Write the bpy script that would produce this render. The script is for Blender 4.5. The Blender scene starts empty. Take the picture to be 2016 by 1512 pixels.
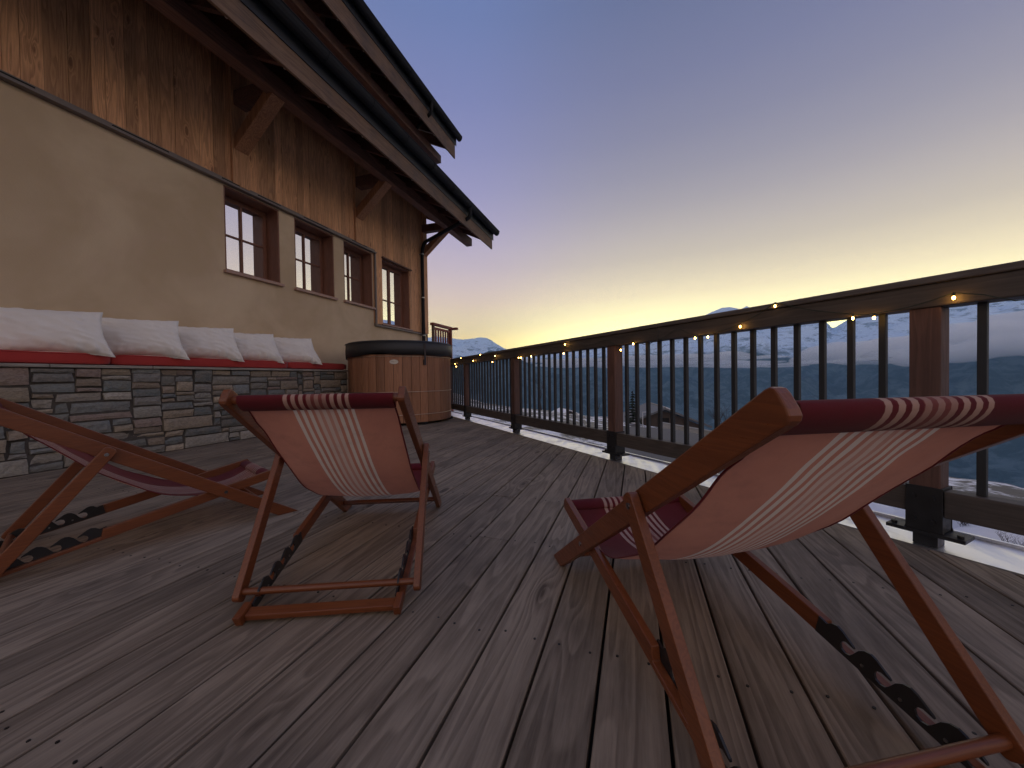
import bpy, bmesh, math, random
from mathutils import Vector, Matrix, noise as mnoise
R_ = math.radians
random.seed(7)
scene = bpy.context.scene
COL = scene.collection

# ------------------------------------------------------------------ camera
cam_d = bpy.data.cameras.new('camera')
cam = bpy.data.objects.new('camera', cam_d)
COL.objects.link(cam)
CAMM = ((0.94978, 0.00965, 0.31277), (0.31250, 0.02050, -0.94970), (-0.01558, 0.99974, 0.01646))
m3 = Matrix(CAMM)
_x = m3.col[0].normalized(); _z = m3.col[2].normalized(); _y = _z.cross(_x).normalized(); _x = _y.cross(_z)
m3 = Matrix((_x, _y, _z)).transposed()
cam.matrix_world = Matrix.Translation((0, 0, 0.75)) @ m3.to_4x4()
cam_d.sensor_width = 36.0
cam_d.lens = 36.0 * 740.0 / 2016.0
cam_d.clip_start = 0.02
cam_d.clip_end = 60000
scene.camera = cam

# ------------------------------------------------------------------ sky (dusk gradient round the whole dome)
world = bpy.data.worlds.new('World')
scene.world = world
world.use_nodes = True
wt = world.node_tree
wt.nodes.clear()
def wn(t, **k):
    n = wt.nodes.new(t)
    for a, b in k.items(): setattr(n, a, b)
    return n
def wmath(op, a, b=None, clamp=False):
    n = wn('ShaderNodeMath', operation=op, use_clamp=clamp)
    for i, v in enumerate((a, b)):
        if v is None: continue
        if isinstance(v, (int, float)): n.inputs[i].default_value = v
        else: wt.links.new(v, n.inputs[i])
    return n.outputs[0]
tc = wn('ShaderNodeTexCoord')
sep = wn('ShaderNodeSeparateXYZ'); wt.links.new(tc.outputs['Generated'], sep.inputs[0])
elev = wmath('DIVIDE', wmath('ARCSINE', sep.outputs[2]), math.pi / 2)
GLOW_AZ = R_(20)
hx = wmath('MULTIPLY', sep.outputs[0], math.sin(GLOW_AZ)); hy = wmath('MULTIPLY', sep.outputs[1], math.cos(GLOW_AZ))
hl = wmath('SQRT', wmath('ADD', wmath('ADD', wmath('MULTIPLY', sep.outputs[0], sep.outputs[0]), wmath('MULTIPLY', sep.outputs[1], sep.outputs[1])), 1e-6))
cosaz = wmath('DIVIDE', wmath('ADD', hx, hy), hl)
def ramp(stops):
    r = wn('ShaderNodeValToRGB')
    cr = r.color_ramp
    cr.interpolation = 'B_SPLINE' if False else 'LINEAR'
    while len(cr.elements) < len(stops): cr.elements.new(0.5)
    for e, (p, c) in zip(cr.elements, stops): e.position = p; e.color = (*c, 1)
    wt.links.new(elev, r.inputs[0])
    return r.outputs[0]
RA = [(0.0, (1.545, 1.083, 0.328)), (0.06, (1.545, 1.083, 0.328)), (0.08, (1.364, 0.991, 0.426)), (0.1, (1.194, 0.895, 0.504)), (0.125, (1.006, 0.754, 0.569)), (0.15, (0.848, 0.656, 0.605)), (0.18, (0.694, 0.558, 0.619)), (0.215, (0.571, 0.481, 0.627)), (0.25, (0.463, 0.407, 0.6)), (0.29, (0.37, 0.344, 0.563)), (0.34, (0.288, 0.287, 0.518)), (0.4, (0.222, 0.242, 0.476)), (0.48, (0.163, 0.211, 0.437)), (0.6, (0.125, 0.203, 0.47)), (1.0, (0.15, 0.19, 0.35))]
RB = [(0.0, (3.689, 3.24, 1.265)), (0.06, (3.689, 3.24, 1.265)), (0.08, (2.607, 2.254, 0.986)), (0.1, (1.934, 1.661, 0.813)), (0.125, (1.399, 1.158, 0.673)), (0.15, (1.054, 0.878, 0.581)), (0.18, (0.782, 0.66, 0.506)), (0.215, (0.619, 0.533, 0.478)), (0.25, (0.476, 0.421, 0.435)), (0.29, (0.366, 0.335, 0.401)), (0.34, (0.277, 0.265, 0.372)), (0.4, (0.21, 0.214, 0.349)), (0.48, (0.148, 0.17, 0.309)), (0.6, (0.111, 0.147, 0.294)), (1.0, (0.15, 0.19, 0.34))]
rA = ramp(RA); rB = ramp(RB)
rC = ramp([(0.0, (1.1, .80, .60)), (.06, (1.3, .97, .76)), (.14, (1.15, .90, .76)), (.25, (.80, .67, .64)), (.5, (.34, .33, .40)), (1.0, (.16, .20, .35))])  # unseen rear sky, made warmer and brighter to light the terrace
def mr(v, a, b):
    n = wn('ShaderNodeMapRange', interpolation_type='SMOOTHSTEP')
    wt.links.new(v, n.inputs[0]); n.inputs[1].default_value = a; n.inputs[2].default_value = b
    return n.outputs[0]
def mixc(f, a, b):
    n = wn('ShaderNodeMix', data_type='RGBA'); wt.links.new(f, n.inputs[0]); wt.links.new(a, n.inputs[6]); wt.links.new(b, n.inputs[7]); return n.outputs[2]
col = mixc(mr(cosaz, .70, .99), rA, rB)
col = mixc(mr(cosaz, -.3, .6), rC, col)
bg = wn('ShaderNodeBackground'); wt.links.new(col, bg.inputs[0]); bg.inputs[1].default_value = 1.0
wo = wn('ShaderNodeOutputWorld'); wt.links.new(bg.outputs[0], wo.inputs[0])
scene.view_settings.view_transform = 'Standard'
scene.view_settings.look = 'None'
scene.view_settings.exposure = 0.0
scene.view_settings.gamma = 1.0
scene.cycles.volume_bounces = 8

# ------------------------------------------------------------------ mesh helpers
class MB:
    def __init__(s): s.v = []; s.f = []; s.m = []; s.c = []; s.cur = (0.5, 0.5, 0.5, 1); s.smooth = []
    def add(s, vs, fs, mi=0, smooth=False, col=None):
        b = len(s.v); s.v += [tuple(p) for p in vs]
        s.c += [col or s.cur] * len(vs)
        for f in fs: s.f.append(tuple(b + i for i in f)); s.m.append(mi); s.smooth.append(smooth)
    def box(s, x0, y0, z0, x1, y1, z1, mi=0, col=None):
        vs = [(x, y, z) for z in (z0, z1) for y in (y0, y1) for x in (x0, x1)]
        s.add(vs, [(0, 2, 3, 1), (4, 5, 7, 6), (0, 1, 5, 4), (1, 3, 7, 5), (3, 2, 6, 7), (2, 0, 4, 6)], mi, False, col)
    def obox(s, o, ax, ay, az, a0, a1, b0, b1, c0, c1, mi=0, col=None):
        o = Vector(o); ax = Vector(ax); ay = Vector(ay); az = Vector(az)
        vs = [o + ax * a + ay * b + az * c for c in (c0, c1) for b in (b0, b1) for a in (a0, a1)]
        s.add(vs, [(0, 2, 3, 1), (4, 5, 7, 6), (0, 1, 5, 4), (1, 3, 7, 5), (3, 2, 6, 7), (2, 0, 4, 6)], mi, False, col)
    def beam(s, p0, p1, side, w, h, mi=0):
        # bar from p0 to p1; w along 'side', h perpendicular
        p0 = Vector(p0); p1 = Vector(p1); d = (p1 - p0); L = d.length; d.normalize()
        sd = Vector(side).normalized(); n = sd.cross(d).normalized(); sd = d.cross(n).normalized()
        s.obox(p0, d, sd, n, 0, L, -w / 2, w / 2, -h / 2, h / 2, mi)
    def prism(s, poly, o, au, av, aw, t0, t1, mi=0, col=None):
        # poly: list (u,v); extruded along aw from t0 to t1
        o = Vector(o); au = Vector(au); av = Vector(av); aw = Vector(aw); n = len(poly)
        vs = [o + au * u + av * v + aw * t0 for u, v in poly] + [o + au * u + av * v + aw * t1 for u, v in poly]
        fs = [tuple(range(n - 1, -1, -1)), tuple(range(n, 2 * n))]
        fs += [(i, (i + 1) % n, n + (i + 1) % n, n + i) for i in range(n)]
        s.add(vs, fs, mi, False, col)
    def tube(s, path, r, seg=8, mi=0, caps=True, col=None):
        path = [Vector(p) for p in path]; n = len(path)
        rr = r if isinstance(r, (list, tuple)) else [r] * n
        vs = []; up = Vector((0, 0, 1))
        prev = None
        for i, p in enumerate(path):
            d = (path[min(i + 1, n - 1)] - path[max(i - 1, 0)])
            if d.length < 1e-9: d = Vector((0, 0, 1))
            d.normalize()
            if prev is None:
                a = d.cross(up)
                if a.length < 1e-3: a = d.cross(Vector((1, 0, 0)))
            else: a = prev - d * prev.dot(d)
            a.normalize(); prev = a; b = d.cross(a)
            for k in range(seg):
                t = 2 * math.pi * k / seg
                vs.append(p + (a * math.cos(t) + b * math.sin(t)) * rr[i])
        fs = [(i * seg + k, i * seg + (k + 1) % seg, (i + 1) * seg + (k + 1) % seg, (i + 1) * seg + k) for i in range(n - 1) for k in range(seg)]
        s.add(vs, fs, mi, True, col)
        if caps:
            b0 = vs[:seg]; b1 = vs[-seg:]
            s.add(b0, [tuple(range(seg - 1, -1, -1))], mi, False, col); s.add(b1, [tuple(range(seg))], mi, False, col)
    def ball(s, c, r, seg=8, rings=5, mi=0, sc=(1, 1, 1)):
        c = Vector(c); vs = [c + Vector((0, 0, r * sc[2]))]
        for i in range(1, rings):
            ph = math.pi * i / rings
            for k in range(seg):
                t = 2 * math.pi * k / seg
                vs.append(c + Vector((r * sc[0] * math.sin(ph) * math.cos(t), r * sc[1] * math.sin(ph) * math.sin(t), r * sc[2] * math.cos(ph))))
        vs.append(c - Vector((0, 0, r * sc[2]))); L = len(vs) - 1
        fs = [(0, 1 + k, 1 + (k + 1) % seg) for k in range(seg)]
        for i in range(rings - 2):
            fs += [(1 + i * seg + k, 1 + (i + 1) * seg + k, 1 + (i + 1) * seg + (k + 1) % seg, 1 + i * seg + (k + 1) % seg) for k in range(seg)]
        b = 1 + (rings - 2) * seg
        fs += [(b + k, L, b + (k + 1) % seg) for k in range(seg)]
        s.add(vs, fs, mi, True)
    def build(s, name, mats, parent=None, bevel=0, merge=False, fixn=True, seg=2):
        me = bpy.data.meshes.new(name)
        me.from_pydata(s.v, [], s.f)
        if not isinstance(mats, (list, tuple)): mats = [mats]
        for m in mats: me.materials.append(m)
        me.polygons.foreach_set('material_index', s.m)
        me.polygons.foreach_set('use_smooth', s.smooth)
        ca = me.color_attributes.new('tint', 'FLOAT_COLOR', 'POINT')
        ca.data.foreach_set('color', [x for c in s.c for x in c])
        if merge or fixn:
            bm = bmesh.new(); bm.from_mesh(me)
            if merge: bmesh.ops.remove_doubles(bm, verts=bm.verts, dist=1e-5)
            if fixn: bmesh.ops.recalc_face_normals(bm, faces=bm.faces)
            bm.to_mesh(me); bm.free()
        me.update()
        o = bpy.data.objects.new(name, me); COL.objects.link(o)
        if parent: o.parent = parent
        if bevel:
            b = o.modifiers.new('bevel', 'BEVEL'); b.width = bevel; b.segments = seg; b.limit_method = 'ANGLE'; b.angle_limit = R_(40)
        return o
def tag(o, label=None, cat=None, group=None, kind=None):
    if label: o['label'] = label
    if cat: o['category'] = cat
    if group: o['group'] = group
    if kind: o['kind'] = kind
    return o
def empty(name, loc=(0, 0, 0), rz=0):
    o = bpy.data.objects.new(name, None); COL.objects.link(o); o.location = loc; o.rotation_euler = (0, 0, rz); o.empty_display_size = .1
    return o
def copy_tree(o, parent=None):
    c = o.copy(); COL.objects.link(c); c.parent = parent
    for ch in [k for k in bpy.data.objects if k.parent == o]: copy_tree(ch, c)
    return c
def poly_round(p, r, n=3):
    # round all corners of a 2d polygon
    out = []
    L = len(p)
    for i in range(L):
        a = Vector(p[i - 1]); b = Vector(p[i]); c = Vector(p[(i + 1) % L])
        d1 = (a - b); d2 = (c - b); rr = min(r, d1.length * .45, d2.length * .45)
        d1.normalize(); d2.normalize(); s = b + d1 * rr; e = b + d2 * rr
        for k in range(n + 1):
            t = k / n; out.append(tuple(s * (1 - t) ** 2 + b * 2 * t * (1 - t) + e * t * t))
    return out

# ------------------------------------------------------------------ materials
class NT:
    def __init__(s, name):
        s.mat = bpy.data.materials.new(name); s.mat.use_nodes = True; s.t = s.mat.node_tree; s.t.nodes.clear()
        s.out = s.n('ShaderNodeOutputMaterial'); s.b = s.n('ShaderNodeBsdfPrincipled'); s.l(s.b.outputs[0], s.out.inputs[0])
    def n(s, t, **k):
        n = s.t.nodes.new(t)
        for a, b in k.items(): setattr(n, a, b)
        return n
    def l(s, a, b): s.t.links.new(a, b)
    def put(s, sock, v):
        if isinstance(v, (int, float)): sock.default_value = v
        elif isinstance(v, (tuple, list)): sock.default_value = (*v, 1) if len(v) == 3 and sock.type == 'RGBA' else v
        else: s.l(v, sock)
    def math(s, op, a, b=None, clamp=False):
        n = s.n('ShaderNodeMath', operation=op, use_clamp=clamp); s.put(n.inputs[0], a)
        if b is not None: s.put(n.inputs[1], b)
        return n.outputs[0]
    def coord(s, kind='Object', scale=(1, 1, 1), loc=(0, 0, 0), rot=(0, 0, 0), extra=None):
        c = s.n('ShaderNodeTexCoord').outputs[kind]
        if extra is not None:
            a = s.n('ShaderNodeVectorMath', operation='ADD'); s.l(c, a.inputs[0]); s.l(extra, a.inputs[1]); c = a.outputs[0]
        m = s.n('ShaderNodeMapping'); s.l(c, m.inputs[0]); m.inputs['Scale'].default_value = scale; m.inputs['Location'].default_value = loc; m.inputs['Rotation'].default_value = rot
        return m.outputs[0]
    def noise(s, vec, scale=5, detail=4, rough=.55, dist=0):
        n = s.n('ShaderNodeTexNoise'); s.l(vec, n.inputs['Vector']); n.inputs['Scale'].default_value = scale; n.inputs['Detail'].default_value = detail
        n.inputs['Roughness'].default_value = rough; n.inputs['Distortion'].default_value = dist; return n.outputs[0]
    def ramp(s, f, stops, interp='LINEAR'):
        r = s.n('ShaderNodeValToRGB'); cr = r.color_ramp; cr.interpolation = interp
        while len(cr.elements) < len(stops): cr.elements.new(.5)
        for e, (p, c) in zip(cr.elements, stops): e.position = p; e.color = (*c, 1) if not isinstance(c, (int, float)) else (c, c, c, 1)
        s.put(r.inputs[0], f); return r.outputs[0]
    def mix(s, f, a, b, mode='MIX'):
        n = s.n('ShaderNodeMix', data_type='RGBA', blend_type=mode); s.put(n.inputs[0], f); s.put(n.inputs[6], a); s.put(n.inputs[7], b); return n.outputs[2]
    def mr(s, v, a, b, c=0, d=1, smooth=True):
        n = s.n('ShaderNodeMapRange', interpolation_type='SMOOTHSTEP' if smooth else 'LINEAR'); s.put(n.inputs[0], v)
        for i, q in enumerate((a, b, c, d)): n.inputs[i + 1].default_value = q
        return n.outputs[0]
    def bump(s, h, strength=.3, dist=.01):
        n = s.n('ShaderNodeBump'); n.inputs['Strength'].default_value = strength; n.inputs['Distance'].default_value = dist; s.l(h, n.inputs['Height']); s.l(n.outputs[0], s.b.inputs['Normal'])
    def fin(s, color=None, rough=.6, metal=0, spec=.5):
        if color is not None: s.put(s.b.inputs['Base Color'], color)
        s.put(s.b.inputs['Roughness'], rough); s.b.inputs['Metallic'].default_value = metal; s.b.inputs['Specular IOR Level'].default_value = spec
        return s.mat
def wood(name, light, dark, axis='y', sc=1.0, rough=.6, knots=.5, tint=True, spec=.35, contrast=1.0, bump=.15, weather=0.0, tintamt=.35):
    k = NT(name)
    a = k.n('ShaderNodeAttribute', attribute_name='tint')
    off = k.n('ShaderNodeVectorMath', operation='MULTIPLY'); k.l(a.outputs['Color'], off.inputs[0]); off.inputs[1].default_value = (37, 53, 41)
    S = {'x': (.8, 13, 13), 'y': (13, .8, 13), 'z': (13, 13, .8)}[axis]
    v = k.coord('Object', tuple(q * sc for q in S), extra=off.outputs[0] if tint else None)
    K = {'x': (3.2, 11, 11), 'y': (11, 3.2, 11), 'z': (11, 11, 3.2)}[axis]
    kv = k.coord('Object', tuple(q * sc for q in K), extra=off.outputs[0] if tint else None)
    vo = k.n('ShaderNodeTexVoronoi'); k.l(kv, vo.inputs['Vector']); vo.inputs['Scale'].default_value = .55; vo.inputs['Randomness'].default_value = 1
    kd = k.mr(vo.outputs['Distance'], 0.0, .42, 1, 0)
    kdot = k.mr(vo.outputs['Distance'], .03, .15, 1, 0)
    base = k.noise(v, .55, 2, .5, .3)
    g = k.math('ADD', k.math('MULTIPLY', base, 13.0), k.math('MULTIPLY', k.math('MULTIPLY', kd, kd), 2.2 * knots))
    ring = k.math('FRACT', g)
    ring = k.math('MULTIPLY', k.mr(ring, 0, .8, 0, 1), k.mr(ring, .85, 1.0, 1, 0))
    fine = k.noise(v, 9, 4, .7)
    broad = k.noise(v, .35, 2, .5)
    f = k.math('ADD', k.math('MULTIPLY', ring, .45 * contrast), k.math('MULTIPLY', k.mr(fine, .3, .7), .35 * contrast))
    f = k.math('ADD', f, k.math('MULTIPLY', k.math('SUBTRACT', broad, .5), .8))
    f = k.math('ADD', f, k.math('MULTIPLY', kdot, .75 * knots), clamp=True)
    c = k.mix(f, light, dark)
    if tint:
        sp = k.n('ShaderNodeSeparateColor'); k.l(a.outputs['Color'], sp.inputs[0])
        br = k.mr(sp.outputs[1], 0, 1, 1 - tintamt, 1 + tintamt, smooth=False)
        cc = k.n('ShaderNodeVectorMath', operation='SCALE'); k.l(c, cc.inputs[0]); k.l(br, cc.inputs['Scale']); c = cc.outputs[0]
    if weather:
        wv = k.coord('Object', (1, 1, 1)); w = k.noise(wv, 1.7, 5, .6)
        c = k.mix(k.math('MULTIPLY', k.mr(w, .42, .7), weather), c, (.05, .045, .045))
    k.bump(k.math('ADD', k.math('MULTIPLY', fine, .6), ring), bump, .0015)
    return k.fin(c, k.mr(fine, .2, .8, rough - .1, rough + .12), spec=spec)

M = {}
M['deck'] = wood('weathered_larch', (.325, .252, .185), (.098, .070, .050), 'y', .9, .68, 1.2, weather=.35, contrast=.9, bump=.3, tintamt=.15, spec=.25)
M['clad'] = wood('larch_cladding', (.70, .37, .18), (.27, .12, .055), 'z', 1.1, .62, 1.3, contrast=.9, tintamt=.3)
M['beam_y'] = wood('stained_beam', (.20, .10, .065), (.075, .035, .024), 'y', .8, .6, .4, tintamt=.2)
M['beam_z'] = wood('stained_post', (.21, .10, .06), (.075, .035, .022), 'z', .8, .6, .5, tintamt=.2)
M['brace'] = wood('brace_timber', (.46, .22, .10), (.18, .075, .035), 'z', .9, .6, .5, tintamt=.1)
M['fascia'] = wood('weathered_fascia', (.21, .125, .072), (.09, .052, .032), 'y', .7, .65, .6, weather=.5)
M['frame'] = wood('window_timber', (.26, .115, .07), (.10, .04, .025), 'z', 1.5, .5, .2, contrast=.6, tintamt=.1)
M['rail'] = wood('railing_timber', (.105, .085, .072), (.045, .036, .030), 'x', 1.0, .6, .5, weather=.6, contrast=.8)
M['railpost'] = wood('railing_post_timber', (.145, .074, .056), (.06, .032, .026), 'z', 1.0, .6, .5, weather=.25, contrast=.8)
M['railcap'] = wood('weathered_cap', (.17, .14, .12), (.07, .055, .05), 'x', 1.0, .7, .4, weather=.6)
M['chair'] = wood('oiled_hardwood', (.205, .060, .019), (.095, .026, .010), 'y', 3.0, .36, .08, contrast=.7, tintamt=.12, bump=.06, spec=.5)
M['stave'] = wood('cedar_stave', (.35, .165, .09), (.17, .075, .038), 'z', 1.4, .5, .1, contrast=.7, tintamt=.25)
M['redwood'] = wood('red_balcony_timber', (.30, .09, .06), (.13, .04, .03), 'y', 1.2, .6, .2, tintamt=.2)

k = NT('ochre_render'); v = k.coord('Object', (1, 1, 1))
n1 = k.noise(v, .9, 4, .6, .4); n2 = k.noise(v, 3.1, 5, .6); n3 = k.noise(v, 60, 4, .7)
c = k.mix(k.mr(n1, .35, .68), (.54, .40, .25), (.66, .51, .335))
c = k.mix(k.math('MULTIPLY', k.mr(n2, .45, .75), .30), c, (.60, .43, .30))
k.bump(k.math('ADD', n3, k.math('MULTIPLY', n2, 1.2)), .35, .006); M['plaster'] = k.fin(c, .9, spec=.15)

k = NT('split_stone'); a = k.n('ShaderNodeAttribute', attribute_name='tint'); v = k.coord('Object', (3, 1, 2.2)); n1 = k.noise(v, 6, 6, .65, .3); n2 = k.noise(v, 40, 4, .7)
c = k.mix(k.mr(n1, .3, .72), a.outputs['Color'], (.27, .225, .17)); c = k.mix(.55, a.outputs['Color'], c)
c = k.mix(k.math('MULTIPLY', k.mr(n2, .35, .75), .45), c, (.05, .045, .042))
k.bump(k.math('ADD', n1, k.math('MULTIPLY', n2, .5)), .8, .012); M['stone'] = k.fin(c, .82, spec=.3)
k = NT('mortar'); v = k.coord('Object'); n = k.noise(v, 30, 4); M['mortar'] = k.fin(k.mix(n, (.05, .042, .035), (.10, .085, .07)), .95)
k = NT('slate_cap'); v = k.coord('Object', (2, .6, 8)); n = k.noise(v, 6, 5); k.bump(n, .5, .01); M['slate'] = k.fin(k.mix(k.mr(n, .3, .7), (.20, .17, .14), (.36, .32, .27)), .75)

def fabric(name, col1, col2, sc=900, rough=.9, bumpy=.2):
    k = NT(name); v = k.coord('Object'); n = k.noise(v, 6, 4); w = k.noise(v, sc, 2, .6)
    c = k.mix(n, col1, col2); c = k.mix(k.math('MULTIPLY', w, .25), c, (.02, .02, .02)); k.bump(w, bumpy, .001)
    k.b.inputs['Sheen Weight'].default_value = .15
    return k.fin(c, rough, spec=.15)
M['red_seat'] = fabric('red_cushion_fabric', (.50, .055, .045), (.40, .040, .036), 500)
M['pillow'] = fabric('grey_white_cotton', (.93, .88, .81), (.86, .81, .74), 600)
def sling_mat(name):
    k = NT(name)
    a = k.n('ShaderNodeAttribute', attribute_name='tint'); sp = k.n('ShaderNodeSeparateColor'); k.l(a.outputs['Color'], sp.inputs[0])
    x = sp.outputs[0]                                # 0..1 across the cloth
    inside = k.math('MULTIPLY', k.math('GREATER_THAN', x, .29), k.math('LESS_THAN', x, .71))
    p = k.math('FRACT', k.math('DIVIDE', k.math('SUBTRACT', x, .29), .0496))
    st = k.math('MULTIPLY', k.math('LESS_THAN', p, .53), inside)
    centre = k.math('MULTIPLY', k.math('GREATER_THAN', x, .435), k.math('LESS_THAN', x, .565))
    v = k.coord('Object'); n = k.noise(v, 5, 4); w = k.noise(v, 1400, 2, .6)
    def cloth(base, base2, stripe, mid):
        c = k.mix(k.mr(n, .3, .7), base, base2)
        c = k.mix(k.math('MULTIPLY', centre, .55), c, mid)
        return k.mix(k.math('MULTIPLY', st, k.math('SUBTRACT', 1.0, k.math('MULTIPLY', centre, .35))), c, stripe)
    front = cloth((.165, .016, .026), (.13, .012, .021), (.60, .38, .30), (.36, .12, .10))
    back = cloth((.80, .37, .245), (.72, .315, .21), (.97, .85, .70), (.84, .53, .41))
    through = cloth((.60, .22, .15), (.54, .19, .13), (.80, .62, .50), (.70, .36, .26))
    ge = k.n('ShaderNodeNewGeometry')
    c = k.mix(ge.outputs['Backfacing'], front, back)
    n5 = k.noise(k.coord('Object', (1, 1, 1)), 11, 6, .7); c = k.mix(k.math('MULTIPLY', k.mr(n5, .45, .75), .22), c, (.10, .06, .05)); c = k.mix(k.math('MULTIPLY', w, .2), c, (.02, .015, .015)); k.bump(w, .3, .001)
    k.b.inputs['Sheen Weight'].default_value = .1
    m = k.fin(c, .88, spec=.15)
    tr = k.n('ShaderNodeBsdfTranslucent'); k.l(through, tr.inputs[0])
    mx = k.n('ShaderNodeMixShader'); mx.inputs[0].default_value = .28; k.l(k.b.outputs[0], mx.inputs[1]); k.l(tr.outputs[0], mx.inputs[2]); k.l(mx.outputs[0], k.out.inputs[0])
    return m
M['sling'] = sling_mat('striped_canvas')

def simple(name, c, rough=.5, metal=0, spec=.5, nsc=20, var=.25, bump=0):
    k = NT(name); v = k.coord('Object'); n = k.noise(v, nsc, 4); cc = k.mix(n, tuple(q * (1 - var) for q in c), tuple(q * (1 + var) for q in c))
    if bump: k.bump(n, bump, .004)
    return k.fin(cc, k.mr(n, .2, .8, max(.02, rough - .08), rough + .08), metal, spec)
M['black_steel'] = simple('black_steel', (.022, .022, .024), .5, .3)
M['baluster'] = simple('dark_baluster_steel', (.028, .03, .034), .55, .2)
M['bolt'] = simple('galvanised_bolt', (.35, .35, .36), .3, 1)
M['black_plastic'] = simple('black_notch_plate', (.018, .017, .018), .35)
M['vinyl'] = simple('black_vinyl', (.024, .024, .026), .55, nsc=8, bump=.3)
M['wire'] = simple('light_cable', (.02, .03, .015), .6)
M['gutter'] = simple('dark_gutter', (.018, .018, .019), .75, 0, .2)
M['gutter_lip'] = simple('zinc_lip', (.30, .31, .31), .3, .8)
M['roof_metal'] = simple('dark_roof_sheet', (.03, .032, .036), .5, .3)
M['band'] = simple('copper_band', (.62, .48, .36), .35, .9)
M['plate'] = simple('pale_name_plate', (.62, .55, .46), .4)
M['ink'] = simple('plate_lettering', (.20, .13, .09), .5)
M['strap'] = simple('dark_strap', (.03, .02, .02), .6)
M['dark'] = simple('dark_void', (.012, .011, .011), .9)
M['soffit'] = wood('soffit_boards', (.14, .06, .04), (.055, .025, .018), 'x', .8, .7, .4)
M['screw'] = simple('rusty_screw', (.02, .017, .015), .5, .3)
M['tag'] = simple('pale_rafter_block', (.42, .36, .34), .5)
M['drip'] = simple('weathered_drip_edge', (.18, .145, .125), .5, .0, nsc=6)
M['sillwood'] = simple('pale_sill', (.40, .25, .19), .55, nsc=9)
k = NT('coated_window_glass'); k.t.nodes.remove(k.b)
g = k.n('ShaderNodeBsdfGlossy'); g.inputs['Roughness'].default_value = .0; g.inputs['Color'].default_value = (.92, .93, .96, 1)
d = k.n('ShaderNodeBsdfDiffuse'); d.inputs['Color'].default_value = (.02, .02, .025, 1)
v = k.coord('Object'); n = k.noise(v, 1.6, 2); bp = k.n('ShaderNodeBump'); bp.inputs['Strength'].default_value = .004; bp.inputs['Distance'].default_value = .02; k.l(n, bp.inputs['Height']); k.l(bp.outputs[0], g.inputs['Normal'])
mx = k.n('ShaderNodeMixShader'); mx.inputs[0].default_value = .93; k.l(d.outputs[0], mx.inputs[1]); k.l(g.outputs[0], mx.inputs[2]); k.l(mx.outputs[0], k.out.inputs[0]); M['glass'] = k.mat
k = NT('wet_metal_flashing'); v = k.coord('Object', (1, 1, 1)); n = k.noise(v, 5, 5, .6, .5); n2 = k.noise(k.coord('Object', (6, .8, 1), rot=(0, 0, R_(-45))), 3, 4)
k.bump(n2, .02, .01); M['flashing'] = k.fin(k.mix(k.mr(n, .45, .75), (.93, .95, .99), (.62, .63, .65)), k.mr(n2, .4, .7, .30, .48), 1.0)
k = NT('bulb_glow'); k.t.nodes.remove(k.b); e = k.n('ShaderNodeEmission'); e.inputs[0].default_value = (1, .50, .10, 1); e.inputs[1].default_value = 50; k.l(e.outputs[0], k.out.inputs[0]); M['bulb'] = k.mat

def rc(lo=0, hi=1): return (random.random(), random.uniform(lo, hi), random.random(), 1)

# ------------------------------------------------------------------ DECK
RD = Vector((-.7040, .7102, 0)); RN = Vector((.7102, .7040, 0))      # along the railing / outwards
def rp(s, d, z=0): q = RD * s + RN * d; return Vector((q.x, q.y, z))
EDGE = 2.259
mb = MB(); W = .157; x = -.095 - W * 34
def yend(xx): return (EDGE - RN.x * xx) / RN.y
joists = [1.03 + .6 * i for i in range(-8, 14)]
while x < 6.2:
    x0, x1 = x + .0042, x + W - .0042
    if x1 > -5.45 and yend(x1) > -2.6:
        y = -2.6 - random.random(); cuts = [y]
        while y < yend(x0):
            y = random.choice([j for j in joists if j > y + 1.2] + [99]) if random.random() < .55 else 99
            if y < yend(x1) - .5: cuts.append(y)
            else: break
        for i, c0 in enumerate(cuts):
            last = i == len(cuts) - 1
            ya = c0 + .002
            yb0, yb1 = (yend(x0), yend(x1)) if last else (cuts[i + 1] - .002,) * 2
            mb.cur = rc(); dz = random.uniform(-.0012, .0012)
            b = .0025
            prof = [(x0, -.030), (x1, -.030), (x1, dz - b), (x1 - b, dz), (x0 + b, dz), (x0, dz - b)]
            ys = [yb0, yb1, yb1, yb1, yb0, yb0]
            vs = [(px, ya, pz) for px, pz in prof] + [(px, yy, pz) for (px, pz), yy in zip(prof, ys)]
            mb.add(vs, [tuple(range(6)), tuple(range(11, 5, -1))] + [(j, 6 + j, 6 + (j + 1) % 6, (j + 1) % 6) for j in range(6)])
    x += W
deck = mb.build('deck', M['deck']); tag(deck, kind='structure')
mb = MB()
mb.add([(-5.5, -3, -.045), (8, -3, -.045), (-.71 * 0 + (EDGE - RN.y * -3) / RN.x, -3, -.045)], [])
mb = MB()
pl = [(-5.45, -3), ((EDGE + 3 * RN.y) / RN.x - .02, -3), (-5.45, (EDGE + 5.45 * RN.x) / RN.y - .02)]
mb.prism(pl, (0, 0, 0), (1, 0, 0), (0, 1, 0), (0, 0, 1), -.10, -.034)
tag(mb.build('underdeck_dark_sheet', M['dark']), kind='structure')  # added dark sheet under the boards, shade of the gaps in its colour
mb = MB()
x = -.095 - W * 34
while x < 5:
    for off in (.035, .122):
        for j in joists:
            xx = x + off + random.uniform(-.007, .007); yy = j + random.uniform(-.012, .012)
            if xx > -4.8 and yy > -.5 and yy < yend(xx) - .04:
                mb.tube([(xx, yy, -.004), (xx, yy, .0014)], .0038, 7)
    x += W
sc = mb.build('screw_heads', M['screw'], deck); sc['kind'] = 'stuff'
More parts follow.
